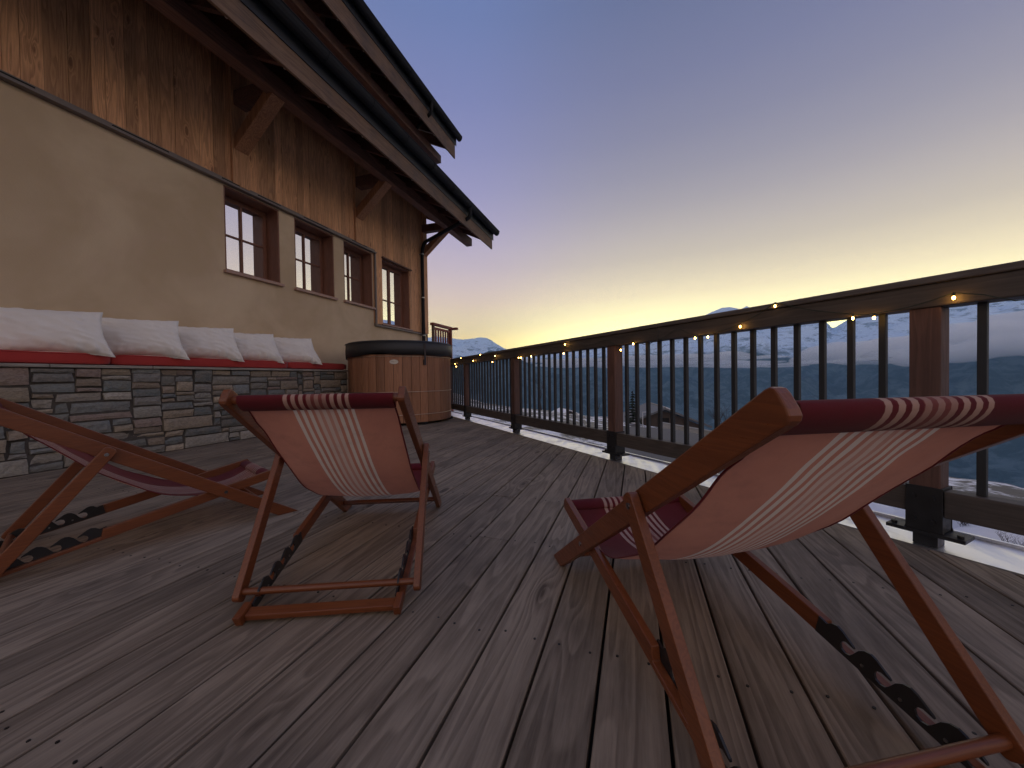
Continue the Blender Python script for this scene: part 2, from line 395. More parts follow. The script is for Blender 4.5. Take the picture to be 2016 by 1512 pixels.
# edge fascia board and the wet metal flashing outside it
mb = MB(); mb.cur = rc(); mb.obox((0, 0, 0), RD, RN, (0, 0, 1), -3.5, 10.2, EDGE + .003, EDGE + .03, -.28, -.004)
tag(mb.build('deck_edge', M['railcap']), kind='structure')
mb = MB(); mb.obox((0, 0, 0), RD, RN, (0, 0, 1), -3.5, 10.2, EDGE + .033, 2.70, -.075, -.035)
mb.obox((0, 0, 0), RD, RN, (0, 0, 1), -3.5, 10.2, 2.703, 2.72, -.16, -.02)
tag(mb.build('roof_flashing', M['flashing']), kind='structure')

# ------------------------------------------------------------------ RAILING
rail = empty('wooden_railing', rp(2.74, 2.45)); tag(rail, 'long dark timber railing with thin black balusters along the deck edge', 'railing')
rail.rotation_euler = (0, 0, math.atan2(RD.y, RD.x))
iv = rail.rotation_euler.to_matrix().to_4x4(); iv.translation = rail.location; INV = iv.inverted()
# local frame: x along the rail, y = d (outward is -y)
def lx(s): return s - 2.74
YF = 0.05    # inner face of posts (towards the deck) is +y
posts = [.68 + 2.055 * i for i in range(-2, 5)] + [10.02]
for s in posts:
    mb = MB(); mb.cur = rc(.3, .7); mb.box(lx(s) - .05, -.05, .10, lx(s) + .05, .05, 1.032); mb.build('post', M['railpost'], rail, .004)
    mb = MB()
    w0, w1 = .059, .063
    pr = [(-w1, .034), (w1, .034), (w1 - .004, .05), (w0, .12), (w0, .235), (-w0, .235), (-w0, .12), (-w1 + .004, .05)]
    mb.prism(pr, (lx(s), 0, 0), (1, 0, 0), (0, 0, 1), (0, 1, 0), -.058, -.0503); mb.prism(pr, (lx(s), 0, 0), (1, 0, 0), (0, 0, 1), (0, 1, 0), .0503, .058)
    mb.box(lx(s) - .057, -.0500, .036, lx(s) - .0503, .0500, .234); mb.box(lx(s) + .0503, -.0500, .036, lx(s) + .057, .05, .234)
    mb.box(lx(s) - .05, -.05, .036, lx(s) + .05, .05, .0985)
    sh = mb.build('post_shoe', M['black_steel'], rail, .0015)
    mb = MB(); mb.box(lx(s) - .125, -.055, .018, lx(s) + .125, .062, .0335)
    mb.box(lx(s) - .04, -.04, -.034, lx(s) + .04, .04, .0175)
    mb.build('base_plate', M['black_steel'], sh, .0015)
    for dx in (-.03, .03):
        for dz in (.085, .19): mb = MB(); mb.tube([(lx(s) + dx, .0582, dz), (lx(s) + dx, .068, dz)], .009, 6); mb.build('bolt', M['black_steel'], sh)
    for dx in (-.105, .105): mb = MB(); mb.tube([(lx(s) + dx, .03, .0337), (lx(s) + dx, .03, .045)], .011, 6); mb.build('bolt', M['black_steel'], sh)
for i in range(len(posts) - 1):
    a, b = lx(posts[i]), lx(posts[i + 1])
    mb = MB(); mb.cur = rc(.2, .8)
    mb.box(a + .0585, -.035, .108, b - .0585, .045, .225)
    mb.build('bottom_rail', M['rail'], rail, .004)
    n = 15 if i < len(posts) - 2 else 5
    for j in range(n):
        xx = a + (b - a) * (j + 1.25) / (n + 1.5)
        mb = MB(); mb.box(xx - .0135, -.0135, .2255, xx + .0135, .0135, 1.0315); mb.build('baluster', M['baluster'], rail, .002)
mb = MB(); mb.cur = rc(); xs = [lx(posts[0]) - .6 + 3.1 * i for i in range(5)]
for i in range(len(xs)):
    mb.cur = rc(.3, .7); x1 = min(xs[i] + 3.096, lx(10.2))
    if x1 > xs[i]: mb.box(xs[i], -.062, 1.0325, x1, .060, 1.134)
mb.build('top_rail', M['rail'], rail, .005)
mb = MB()
for i in range(len(xs)):
    mb.cur = rc(.3, .7); x1 = min(xs[i] + 3.096, lx(10.2))
    if x1 > xs[i]: mb.box(xs[i], -.078, 1.1345, x1, .076, 1.166)
mb.build('cap_rail', M['railcap'], rail, .006)

# string lights
SL = empty('string_lights', rp(2.74, 2.37, 1.0)); tag(SL, 'strand of tiny warm glowing bulbs wound along the railing top', 'string lights')
B = [(7.295, 1.049), (7.234, .992), (6.96, 1.178), (6.263, 1.063), (5.94, 1.178), (5.416, 1.004), (5.316, 1.093), (4.527, 1.021), (4.461, 1.018), (4.178, 1.02), (3.456, 1.010), (3.427, 1.106), (2.563, .982), (2.412, 1.024), (1.813, 1.012), (1.714, 1.01), (1.489, 1.052), (1.286, 1.176), (.921, 1.020), (.84, 1.010), (.585, 1.056), (-.2, 1.05), (-.9, 1.03), (7.9, 1.05)]
pts = []
sl0 = SL.location
for s, z in B:
    front = 2.366 if z < 1.17 else 2.373; z = min(z, 1.146)
    p = rp(s, front, z) - sl0
    mb = MB(); mb.ball((0, 0, 0), .0052, 8, 6, sc=(1, 1, 1.5))
    o = mb.build('bulb', M['bulb'], SL); o.location = p
    mb = MB(); mb.tube([(0, 0, .0085), (0, 0, .022)], .0045, 6); c = mb.build('socket', M['wire'], o)
    pts.append((s, p))
pts.sort(key=lambda q: q[0])
path = []
for i in range(len(pts) - 1):
    a, b = pts[i][1] + Vector((0, 0, .022)), pts[i + 1][1] + Vector((0, 0, .022)); n = 10
    L = (b - a).length; over = L > .5
    for j in range(n):
        t = j / n; q = a.lerp(b, t)
        zt = sl0.z + q.z
        if a.z + sl0.z > 1.17 or b.z + sl0.z > 1.17:
            pass
        elif over:
            ph = math.sin(math.pi * t); tgt = 1.10 - sl0.z if t < .5 else 1.0 - sl0.z
            q.z += (tgt - q.z) * math.sin(2 * math.pi * t) ** 2 * .9
            pass
        else: q.z -= .012 * math.sin(math.pi * t) * min(1, L * 6)
        path.append(q)
mb = MB(); mb.tube(path, .0022, 5); mb.build('cable', M['wire'], SL)

# ------------------------------------------------------------------ CHALET
XW = -5.45
house = empty('chalet', (XW, 9.13, 0)); tag(house, 'timber and ochre plaster chalet with deep overhanging eaves', 'house')
HO = Vector((XW, 9.13, 0))
def hb(m, name, mat, **k):
    p = k.pop('parent', house); o = m.build(name, mat, p, **k)
    if p == house: o.matrix_parent_inverse = Matrix.Translation(-HO)
    return o
Y0 = -2.6; YC = 9.13
LEDGE = 3.545
wins = [(3.785, 4.645, 2.33, 3.515), (4.93, 5.80, 2.33, 3.515), (6.055, 6.90, 2.335, 3.515), (7.22, 8.30, 2.02, 3.50)]
DEP = .30
# plaster with recesses
mb = MB()
def wall_with_holes(mb, y0, y1, z0, z1, holes, x0, x1):
    ys = sorted({y0, y1} | {h[0] for h in holes} | {h[1] for h in holes}); ys = [q for q in ys if y0 <= q <= y1]
    for a, b in zip(ys[:-1], ys[1:]):
        hs = [h for h in holes if h[0] <= a + 1e-6 and h[1] >= b - 1e-6]
        if not hs: mb.box(x0, a, z0, x1, b, z1)
        else:
            h = hs[0]
            if h[2] > z0: mb.box(x0, a, z0, x1, b, h[2])
            if h[3] < z1: mb.box(x0, a, h[3], x1, b, z1)
wall_with_holes(mb, Y0, 6.925, 0, LEDGE - .02, wins[:3], XW - .4, XW)
wall_with_holes(mb, 6.925, YC - .02, 0, 1.965, [], XW - .4, XW)
hb(mb, 'plaster_wall', M['plaster'], merge=False)
# cladding: individual boards in one mesh
mb = MB(); random.seed(11)
def clad(y0, y1, z0, z1, proud=.0):
    y = y0
    while y < y1 - .01:
        w = random.choice([.11, .13, .15, .17]); ye = min(y + w, y1)
        if y1 - ye < .05: ye = y1
        mb.cur = rc(); p = proud + random.uniform(0, .006)
        hs = [h for h in wins[3:] if h[0] < ye and h[1] > y]
        if hs and z0 < hs[0][3]:
            h = hs[0]
            if z1 > h[3] + .02: mb.box(XW - .3, y + .0015, h[3] + .02, XW + .012 + p, ye - .0015, z1)
            if h[0] > y: mb.box(XW - .3, y + .0015, z0, XW + .012 + p, h[0], h[3] + .02)
            if h[1] < ye: mb.box(XW - .3, h[1], z0, XW + .012 + p, ye - .0015, h[3] + .02)
        else: mb.box(XW - .3, y + .0015, z0, XW + .012 + p, ye - .0015, z1)
        y = ye
ZT = 5.3
clad(Y0, 3.885, LEDGE + .03, ZT); clad(4.135, 6.35, LEDGE + .03, ZT)
clad(6.60, 6.93, LEDGE + .03, ZT); clad(6.93, 8.93, 2.00, ZT)
hb(mb, 'wood_cladding', M['clad'])
for a, b, z0 in ((3.885, 4.135, LEDGE + .03), (6.35, 6.60, LEDGE + .03), (8.93, YC, 1.99)):
    mb = MB(); mb.cur = rc(.35, .8); mb.box(XW - .3, a + .002, z0, XW + .055, b - .002, ZT); hb(mb, 'wall_post', M['clad'], bevel=.004)
# corner board, pale edge from sky light put into its tint, below too
mb = MB(); mb.cur = rc(.7, .9); mb.box(XW - .25, YC - .018, 0.0, XW + .02, YC + .012, 1.985); hb(mb, 'corner_board', M['fascia'])
# drip ledge with step
mb = MB()
mb.box(XW + .001, Y0, LEDGE - .018, XW + .075, 6.975, LEDGE + .012)
mb.box(XW + .0145, Y0, LEDGE + .0125, XW + .045, 6.95, LEDGE + .055)
mb.box(XW + .001, 6.935, 1.975, XW + .055, 6.975, LEDGE - .0185)
mb.box(XW + .001, 6.935, 1.94, XW + .07, 9.05, 1.9745)
hb(mb, 'drip_ledge', M['drip'], bevel=.003)
random.seed(5); y = Y0
while y < 6.8:
    L = random.uniform(.5, 1.2); mb = MB(); mb.box(XW + .0455, y, LEDGE + .0128, XW + .068, y + L * .45, LEDGE + .03); y += L
    hb(mb, 'slate_shim', M['dark'])
# windows
for i, (a, b, z0, z1) in enumerate(wins):
    xg = XW - DEP + (.06 if i == 3 else 0)
    mb = MB(); mb.cur = rc(.4, .6); t = .022
    mb.box(xg - .02, a, z0, XW - .004, a + t, z1); mb.box(xg - .02, b - t, z0, XW - .004, b, z1)
    mb.box(xg - .02, a + t, z1 - t, XW - .004, b - t, z1); mb.box(xg - .02, a + t, z0, XW - .004, b - t, z0 + t)
    w = hb(mb, 'window', M['frame'], bevel=.002)
    a2, b2, c2, d2 = a + t + .002, b - t - .002, z0 + t + .002, z1 - t - .002
    mb = MB(); mb.cur = rc(.4, .6); f = .055; x0, x1 = xg, xg + .05
    mb.box(x0, a2, c2, x1, a2 + f, d2); mb.box(x0, b2 - f, c2, x1, b2, d2); mb.box(x0, a2 + f, c2, x1, b2 - f, c2 + f); mb.box(x0, a2 + f, d2 - f * 1.3, x1, b2 - f, d2)
    ym = (a2 + b2) / 2; zm = (c2 + d2) / 2 - (.12 if i == 3 else 0)
    mw = .04 if i == 3 else .016
    mb.box(x0 + .005, ym - mw, c2 + f, x1 - .004, ym + mw, d2 - f * 1.3)
    mb.box(x0 + .008, a2 + f, zm - .014, x1 - .010, ym - mw, zm + .014); mb.box(x0 + .008, ym + mw, zm - .014, x1 - .010, b2 - f, zm + .014)
    fr = mb.build('window_frame', M['frame'], w, bevel=.003)
    mb = MB(); mb.box(x0 + .012, a2 + f - .004, c2 + f - .004, x0 + .022, b2 - f + .004, d2 - f * 1.3 + .004)
    mb.build('window_glass', M['glass'], w)
    mb = MB(); mb.box(x0 - .03, a2, c2, x0 - .003, b2, d2); mb.build('dark_interior', M['dark'], w)
    mb = MB()
    if i < 3: mb.box(XW - .003, a - .03, z0 - .045, XW + .055, b + .03, z0 - .004)
    else:
        mb.box(XW + .021, a - .06, z0 - .03, XW + .062, b + .06, z0 - .002)
    mb.build('window_sill', M['sillwood'], w, bevel=.004)
    if i == 3:
        mb = MB(); mb.cur = rc(.4, .5)
        mb.box(XW + .02, a - .02, z1 + .004, XW + .075, b + .05, z1 + .035)
        mb.build('lintel', M['beam_y'], w, bevel=.003)
# lower roof
def roof(tagname, xg, zg, ye, y0, run, zf, parent, rafters=True):
    # xg,zg gutter outer lip; zf fascia bottom
    sl = math.tan(R_(26)); out = []
    xf = xg - .20            # fascia outer face
    mb = MB()
    # roof covering
    pr = [(xg - .05, zg + .005), (xg - .05, zg + .04), (xg - .05 - run, zg + .04 + run * sl), (xg - .05 - run, zg + .005 + run * sl)]
    mb.prism(pr, (0, 0, 0), (1, 0, 0), (0, 0, 1), (0, 1, 0), y0, ye + .05)
    out.append(hb(mb, tagname, M['roof_metal'])); rt = out[0]
    def sub(m, name, mat, **k): 
        o = m.build(name, mat, rt, **k); return o
    # soffit boards
    mb = MB(); mb.cur = rc()
    y = y0
    while y < ye - .06:
        mb.cur = rc(); w = .14
        pr = [(xf - .036, zg - .075), (xf - .036, zg - .05), (xf - run, zg - .05 + run * sl), (xf - run, zg - .075 + run * sl)]
        mb.prism(pr, (0, 0, 0), (1, 0, 0), (0, 0, 1), (0, 1, 0), y + .002, min(y + w, ye - .06) - .002); y += w
    sub(mb, 'soffit', M['soffit'])
    # fascia
    mb = MB(); mb.cur = rc(.5, .9); mb.box(xf - .035, y0, zf, xf, ye - .07, zg - .04); sub(mb, 'fascia_board', M['fascia'], bevel=.004)
    mb = MB(); mb.box(xf + .002, y0, zg - .26, xf + .014, ye, zg - .015); sub(mb, 'gutter_shade_strip', M['roof_metal'])  # added dark strip: shadow beneath the gutter put into its colour
    # gable barge board at the end
    mb = MB(); mb.cur = rc(.4, .7)
    pr = [(xf - .036, zf - .02), (xf + .0, zg - .05), (xf - run, zg - .05 + run * sl), (xf - run, zg - .26 + run * sl), (xf - .3, zf + .10)]
    mb.prism([(xf - .05, zg - .30), (xf - .05, zg - .078), (xf - run, zg - .078 + (run - .05) * sl), (xf - run, zg - .30 + (run - .05) * sl)], (0, 0, 0), (1, 0, 0), (0, 0, 1), (0, 1, 0), ye - .058, ye - .02)
    sub(mb, 'barge_board', M['fascia'], bevel=.003)
    # rafters with small pale blocks by the fascia
    mb = MB(); mbt = MB(); y = y0 + .3
    ys = []
    yy = 3.55 - .685 * 9
    while yy < ye - .1:
        if yy > y0 + .1: ys.append(yy)
        yy += .685
    for q in ys:
        mb = MB(); mb.cur = rc()
        pr = [(xf - .038, zf + .03), (xf - .038, zg - .078), (xf - run, zg - .078 + (run - .038) * sl), (xf - run, zg - .23 + (run - .038) * sl)]
        pr = [(xf - .038, zf + .045), (xf - .038, zg - .077), (xf - run, zg - .077 + (run - .038) * sl), (xf - run, zf + .045 + (run - .038) * sl)]
        mb.prism(pr, (0, 0, 0), (1, 0, 0), (0, 0, 1), (0, 1, 0), q - .035, q + .035); sub(mb, 'rafter', M['soffit'])
        mb = MB(); mb.box(xf - .07, q - .012, zf + .022, xf - .0385, q + .012, zf + .044); sub(mb, 'rafter_end_block', M['tag'])
    # gutter: half round
    mb = MB(); n = 8; rg = .088; cx = xg - .09; cz = zg - .012
    pr = [(cx + rg * math.cos(t), cz - rg * 1.35 * math.sin(t)) for t in [math.pi * j / n for j in range(n + 1)]]
    pr += [(cx + (rg - .004) * math.cos(t), cz - (rg - .004) * 1.35 * math.sin(t)) for t in [math.pi * (n - j) / n for j in range(n + 1)]]
    mb.prism(pr, (0, 0, 0), (1, 0, 0), (0, 0, 1), (0, 1, 0), y0, ye + .02)
    gu = sub(mb, 'gutter', M['gutter'])
    mb = MB(); mb.tube([(xg - .002, y0, zg - .01), (xg - .002, ye + .02, zg - .01)], .009, 8); sub(mb, 'gutter_bead', M['gutter'])
    mb = MB(); mb.prism(pr[:n + 1], (0, 0, 0), (1, 0, 0), (0, 0, 1), (0, 1, 0), ye + .015, ye + .028); sub(mb, 'gutter_end', M['gutter'])
    yb = y0 + .3
    while yb < ye:
        mb = MB(); mb.tube([(cx + (rg + .004) * math.cos(t), yb, cz - (rg + .004) * 1.35 * math.sin(t)) for t in [math.pi * j / 8 for j in range(9)]], .006, 5); yb += .9
        sub(mb, 'gutter_bracket', M['gutter'])
    return rt
lower = roof('lower_roof', -3.75, 5.055, 10.42, Y0, 3.4, 4.52, house)
# purlin, cantilevers and braces
mb = MB(); mb.cur = rc(.5, .7); mb.box(-4.76, Y0, 4.68, -4.58, 10.33, 4.90)
hb(mb, 'purlin', M['beam_y'], bevel=.012)
for y in (4.01, 6.46, 9.00):
    hw = .10 if y < 8 else .085
    mb = MB(); mb.cur = rc(.4, .6)
    mb.box(XW - .1, y - hw + .01, 4.70, -4.765, y + hw - .01, 4.90)
    hb(mb, 'cantilever_beam', M['beam_y'], bevel=.008)
    mb = MB(); mb.cur = rc(.3, .9)
    a = Vector((XW + .02, y, 4.13)); b = Vector((-4.70, y, 4.73))
    mb.beam(a, b, (0, 1, 0), hw * 2, .145)
    # foot cut
    br = hb(mb, 'brace', M['brace'], bevel=.006)
# upper wall and upper roof
mb = MB(); mb.cur = rc(); 
y = Y0
while y < 9.3:
    mb.cur = rc(); mb.box(-6.5, y + .002, 5.4, -5.95, min(y + .15, 9.3) - .002, 8.35); y += .15
hb(mb, 'upper_wall', M['clad'])
mb = MB(); mb.cur = rc(.5, .8); mb.box(-5.55, Y0, 7.10, -5.38, 10.0, 7.32); hb(mb, 'upper_purlin', M['beam_y'], bevel=.01)
upper = roof('upper_roof', -4.80, 7.90, 10.22, Y0, 3.2, 7.24, house)
# downpipes
def pipe(path, r, name='downpipe'):
    # smooth path
    P = [Vector(p) for p in path]
    out = []
    for i in range(len(P)):
        if 0 < i < len(P) - 1:
            a, b, c = P[i - 1], P[i], P[i + 1]; r0 = min(.12, (a - b).length * .45, (c - b).length * .45)
            s = b + (a - b).normalized() * r0; e = b + (c - b).normalized() * r0
            for k in range(6): t = k / 5; out.append(s * (1 - t) ** 2 + b * 2 * t * (1 - t) + e * t * t)
        else: out.append(P[i])
    mb = MB(); mb.tube(out, r, 12); return mb
o = hb(pipe([(-3.825, 8.55, 4.965), (-3.825, 8.55, 4.72), (-5.30, 8.80, 4.36), (-5.355, 8.80, 4.1), (-5.355, 8.80, .12), (-5.30, 8.8, .02)], .045), 'downpipe', M['gutter'])
for z in (4.05, 2.9, 1.9, .8):
    mb = MB(); mb.tube([(-5.355, 8.80, z), (-5.355, 8.80, z + .03)], .05, 12); mb.box(-5.437, 8.79, z + .005, -5.395, 8.81, z + .025)
    mb.build('pipe_clamp', M['gutter_lip'], o)
hb(pipe([(-4.875, 8.6, 7.81), (-4.875, 8.6, 7.55), (-5.90, 8.9, 7.20), (-5.92, 8.9, 6.3)], .042), 'downpipe', M['gutter'])
mb = MB(); mb.box(-11, Y0, 0, XW - .401, YC - .03, 5.35); hb(mb, 'house_core', M['dark'])

# ------------------------------------------------------------------ back balcony railing
bal = empty('balcony_railing', (-5.05, 9.75, 0)); tag(bal, 'reddish wooden balcony railing beyond the house corner, above the hot tub', 'railing')
def bb(m, n, mat, **k): o = m.build(n, mat, bal, **k); o.matrix_parent_inverse = Matrix.Translation((5.05, -9.75, 0)); return o
mb = MB(); mb.cur = rc(.6, .9); mb.box(-5.36, 9.145, 2.235, -5.25, 10.26, 2.305); bb(mb, 'handrail', M['redwood'], bevel=.004)
mb = MB(); mb.cur = rc(.4, .7); mb.box(-5.36, 10.264, 2.225, -5.10, 10.35, 2.295); bb(mb, 'handrail', M['redwood'], bevel=.004)
mb = MB(); mb.cur = rc(.4, .7); mb.box(-5.345, 10.17, -1.5, -5.255, 10.255, 2.234); bb(mb, 'post', M['redwood'], bevel=.003)
mb = MB(); mb.cur = rc(.4, .7); mb.box(-5.335, 9.18, .6, -5.275, 9.25, 2.234); bb(mb, 'post', M['fascia'], bevel=.003)
for j in range(6):
    y = 9.36 + j * .14
    mb = MB(); mb.cur = rc(); mb.box(-5.32, y - .026, 1.35, -5.29, y + .026, 2.13); bb(mb, 'baluster', M['redwood'])
mb = MB(); mb.cur = rc(); mb.box(-5.325, 9.255, 2.131, -5.275, 10.165, 2.19); bb(mb, 'infill_rail', M['redwood'])
mb = MB(); mb.cur = rc(); mb.box(-5.325, 9.255, 1.28, -5.275, 10.165, 1.349); bb(mb, 'infill_rail', M['redwood'])

# ------------------------------------------------------------------ STONE BENCH
random.seed(21)
bench = empty('stone_bench', (-5.15, 3.0, 0)); tag(bench, 'built in bench of split grey and tan stones along the plaster wall', 'bench')
def sb(m, n, mat, **k): o = m.build(n, mat, bench, **k); o.matrix_parent_inverse = Matrix.Translation((5.15, -3.0, 0)); return o
XB = -4.857; BY0, BY1, BZ = -1.0, 5.44, .905
mb = MB(); mb.box(XW + .002, BY0, 0, XB - .022, BY1 - .01, BZ - .002); sb(mb, 'mortar_core', M['mortar'])
pal = [(.15, .172, .168), (.19, .205, .195), (.135, .15, .145), (.27, .255, .215), (.35, .28, .20), (.40, .32, .225), (.31, .24, .175), (.27, .195, .16), (.38, .345, .285), (.23, .225, .21), (.18, .195, .19), (.33, .295, .245)]
mb = MB()
def stone(y0, y1, z0, z1):
    g = .0022; j = min(.013, (z1 - z0) * .15)
    c = random.choice(pal); q = random.uniform(.75, 1.25); col = (c[0] * q, c[1] * q, c[2] * q, 1)
    n1 = max(2, int((y1 - y0) / .035)); n2 = max(2, int((z1 - z0) / .03))
    cor = [(y0 + g + random.uniform(0, j), z0 + g + random.uniform(0, j)), (y1 - g - random.uniform(0, j), z0 + g + random.uniform(0, j)), (y1 - g - random.uniform(0, j * 1.5), z1 - g - random.uniform(0, j)), (y0 + g + random.uniform(0, j * 1.5), z1 - g - random.uniform(0, j))]
    dep = random.uniform(-.014, .014); tl = random.uniform(-.012, .012); tv = random.uniform(-.01, .01); seed = random.random() * 100
    vs = []; idx = {}
    for b in range(n2 + 1):
        for a in range(n1 + 1):
            u, w = a / n1, b / n2
            yy = (cor[0][0] * (1 - u) + cor[1][0] * u) * (1 - w) + (cor[3][0] * (1 - u) + cor[2][0] * u) * w
            zz = (cor[0][1] * (1 - u) + cor[1][1] * u) * (1 - w) + (cor[3][1] * (1 - u) + cor[2][1] * u) * w
            edge = min(u, 1 - u) * (y1 - y0), min(w, 1 - w) * (z1 - z0); e = min(edge)
            nz = mnoise.noise(Vector((yy * 22, zz * 30, seed)))
            yy += mnoise.noise(Vector((yy * 15, zz * 15, seed + 9))) * .006; zz += mnoise.noise(Vector((yy * 15, zz * 15, seed + 19))) * .005
            x = XB + dep + tl * (u - .5) + tv * (w - .5) + nz * .007 - (.008 if e < .001 else 0)
            idx[a, b] = len(vs); vs.append((x, yy, zz))
    fs = [(idx[a, b], idx[a + 1, b], idx[a + 1, b + 1], idx[a, b + 1]) for a in range(n1) for b in range(n2)]
    ring = [(a, 0) for a in range(n1)] + [(n1, b) for b in range(n2)] + [(a, n2) for a in range(n1, 0, -1)] + [(0, b) for b in range(n2, 0, -1)]
    base = len(vs)
    for (a, b) in ring: p = vs[idx[a, b]]; vs.append((XB - .035, p[1], p[2]))
    L = len(ring)
    for i in range(L): fs.append((idx[ring[i]], base + i, base + (i + 1) % L, idx[ring[(i + 1) % L]]))
    mb.add(vs, fs, 0, False, col)
CW = .0225; NZ = 40; NY = int((BY1 - BY0) / CW); CZ = (BZ - .006) / NZ
occ = [[False] * NY for _ in range(NZ)]
for zi in range(NZ):
    yi = 0
    while yi < NY:
        if occ[zi][yi]: yi += 1; continue
        run = 0
        while yi + run < NY and not occ[zi][yi + run]: run += 1
        h = random.choice([2, 2, 3, 3, 4, 4, 5, 6])
        if NZ - zi - h < 2: h = NZ - zi
        w = int(h * random.uniform(1.6, 5.2)) + 3
        if run - w < 4: w = run if run < w + 4 and run < 26 else w
        w = min(w, run); h = min(h, max(2, w))
        if NZ - zi < h: h = NZ - zi
        for a in range(h):
            for b in range(w): occ[zi + a][yi + b] = True
        stone(BY0 + yi * CW, BY0 + (yi + w) * CW, .003 + zi * CZ, .003 + (zi + h) * CZ)
        yi += w
sb(mb, 'stonework', M['stone'])
mb = MB(); y = BY0
while y < BY1:
    ye = min(y + random.uniform(.7, 1.2), BY1); mb.box(XW + .003, y + .002, BZ, XB + .02 + random.uniform(0, .006), ye - .002, BZ + .028); y = ye
sb(mb, 'coping', M['slate'], bevel=.004)

# seat cushions
def cushion(y0, y1, label):
    o = empty('seat_cushion', (-5.12, (y0 + y1) / 2, BZ + .030))
    tag(o, label, 'cushion', 'red seat cushions on the stone bench')
    hx_, hy_, hz_ = .265, (y1 - y0) / 2 - .004, .108
    mb = MB(); n = 26; ny = max(10, int(hy_ / .04))
    prof = poly_round([(-hx_, 0), (hx_, 0), (hx_ + .004, hz_), (-hx_, hz_ + .004)], .028, 4)
    vs = []; L = len(prof)
    for j in range(ny + 1):
        t = j / ny; y = -hy_ + 2 * hy_ * t; e = min(t, 1 - t) * 2 * hy_; sh = 1 - .03 * max(0, 1 - e / .03) ** 2 * 1
        ins = .018 * max(0, 1 - e / .025) ** 2
        for (u, v) in prof:
            bul = .004 * mnoise.noise(Vector((u * 9, y * 5, v * 20 + y0)))
            cu = u * (1 - ins / hx_); cv = .5 * hz_ + (v - .5 * hz_) * (1 - ins * 1.6 / hz_)
            vs.append((cu + bul, y, cv + bul))
    fs = [(j * L + i, j * L + (i + 1) % L, (j + 1) * L + (i + 1) % L, (j + 1) * L + i) for j in range(ny) for i in range(L)]
    fs += [tuple(range(L)), tuple(ny * L + i for i in range(L))]
    mb.add(vs, fs, 0, True); mb.build('cushion_pad', M['red_seat'], o)
    mb = MB()
    for zc in (.012, hz_ - .010): mb.tube([(hx_ + .003, -hy_ + .03, zc), (hx_ + .003, hy_ - .03, zc)], .003, 6)
    mb.build('piping', M['red_seat'], o)
cushion(-.6, 2.27, 'red seat cushion at the left end of the stone bench')
cushion(2.275, 4.24, 'middle red seat cushion, under the white pillows')
cushion(4.245, 5.42, 'short red seat cushion beside the wooden hot tub')

# pillows
def pillow(y0, y1, tilt, seed, label):
    w = (y1 - y0) / 2 + .035; h = .225
    o = empty('pillow', (-5.0, (y0 + y1) / 2, BZ + .145)); tag(o, label, 'pillow', 'white pillows leaning on the plaster wall')
    n = 44; mb = MB(); vs = []; random.seed(seed)
    def P(u, v, s):
        # square pillow with pinched seams, concave sides
        ax = 1 - .10 * (1 - v * v) ** 1; ay = 1 - .10 * (1 - u * u)
        X = w * u * ax; Z = h * v * ay
        th = .125 * ((1 - abs(u) ** 2.6) * (1 - abs(v) ** 2.6)) ** .48
        th *= 1 - .12 * v
        wr = 0
        edge = max(abs(u), abs(v))
        wr += .010 * math.sin(u * 26 + seed + 3 * mnoise.noise(Vector((u * 3, v * 2, seed)))) * max(0, (abs(v) - .55)) ** 1.0 * 3.4 * (1 if v < 0 else .5)
        wr += .017 * mnoise.noise(Vector((u * 2.6, v * 2.2, seed * 3.1))) + .011 * mnoise.noise(Vector((u * 7 + v * 5, v * 4 - u * 3, seed * 1.7)))
        cr = abs(abs(u) - abs(v)); wr += -.006 * math.exp(-(cr * 9) ** 2) * edge ** 2 * 2
        t = th * s + wr * (s if th > .012 else 0) * min(1, th / .05)
        sag = -.012 * (1 - v) * u * u
        return X, t, Z + sag
    idx = {}
    for s in (1, -1):
        for i in range(n + 1):
            for j in range(n + 1):
                u = -1 + 2 * i / n; v = -1 + 2 * j / n
                u = math.copysign(abs(u) ** .85, u); v = math.copysign(abs(v) ** .85, v)
                X, T, Z = P(u, v, s)
                # lean back against wall; local x->world y, T-> +x
                zz = Z + h
                lean = R_(24 + 3 * math.sin(seed * 5))
                vx = T * math.cos(lean) - zz * math.sin(lean); vz = T * math.sin(lean) + zz * math.cos(lean)
                tw = tilt * X
                vx += tw
                idx[s, i, j] = len(vs); vs.append((vx - .005, X, vz - .02))
    fs = [(idx[s, i, j], idx[s, i + 1, j], idx[s, i + 1, j + 1], idx[s, i, j + 1]) for s in (1, -1) for i in range(n) for j in range(n)]
    mb.add(vs, fs, 0, True); po = mb.build('pillow_cover', M['pillow'], o, merge=True)
    # seam piping
    ring = [idx[1, i, 0] for i in range(n + 1)] + [idx[1, n, j] for j in range(1, n + 1)] + [idx[1, i, n] for i in range(n - 1, -1, -1)] + [idx[1, 0, j] for j in range(n - 1, 0, -1)]
    mb = MB(); mb.tube([vs[r] for r in ring] + [vs[ring[0]]], .0035, 6, caps=False); mb.build('seam', M['pillow'], o)
PL = ['white pillow farthest left, cut off by the photo edge', 'second white pillow from the left on the bench', 'middle one of the five white pillows', 'fourth white pillow from the left, left of the last one', 'white pillow nearest the hot tub']
for i, (a, b, t) in enumerate([(1.59, 2.21, .72), (2.26, 2.84, .80), (2.89, 3.48, .70), (3.55, 4.09, .62), (4.15, 4.72, .78)]):
    pillow(a, b, t, 3.3 + i * 2.7, PL[i])

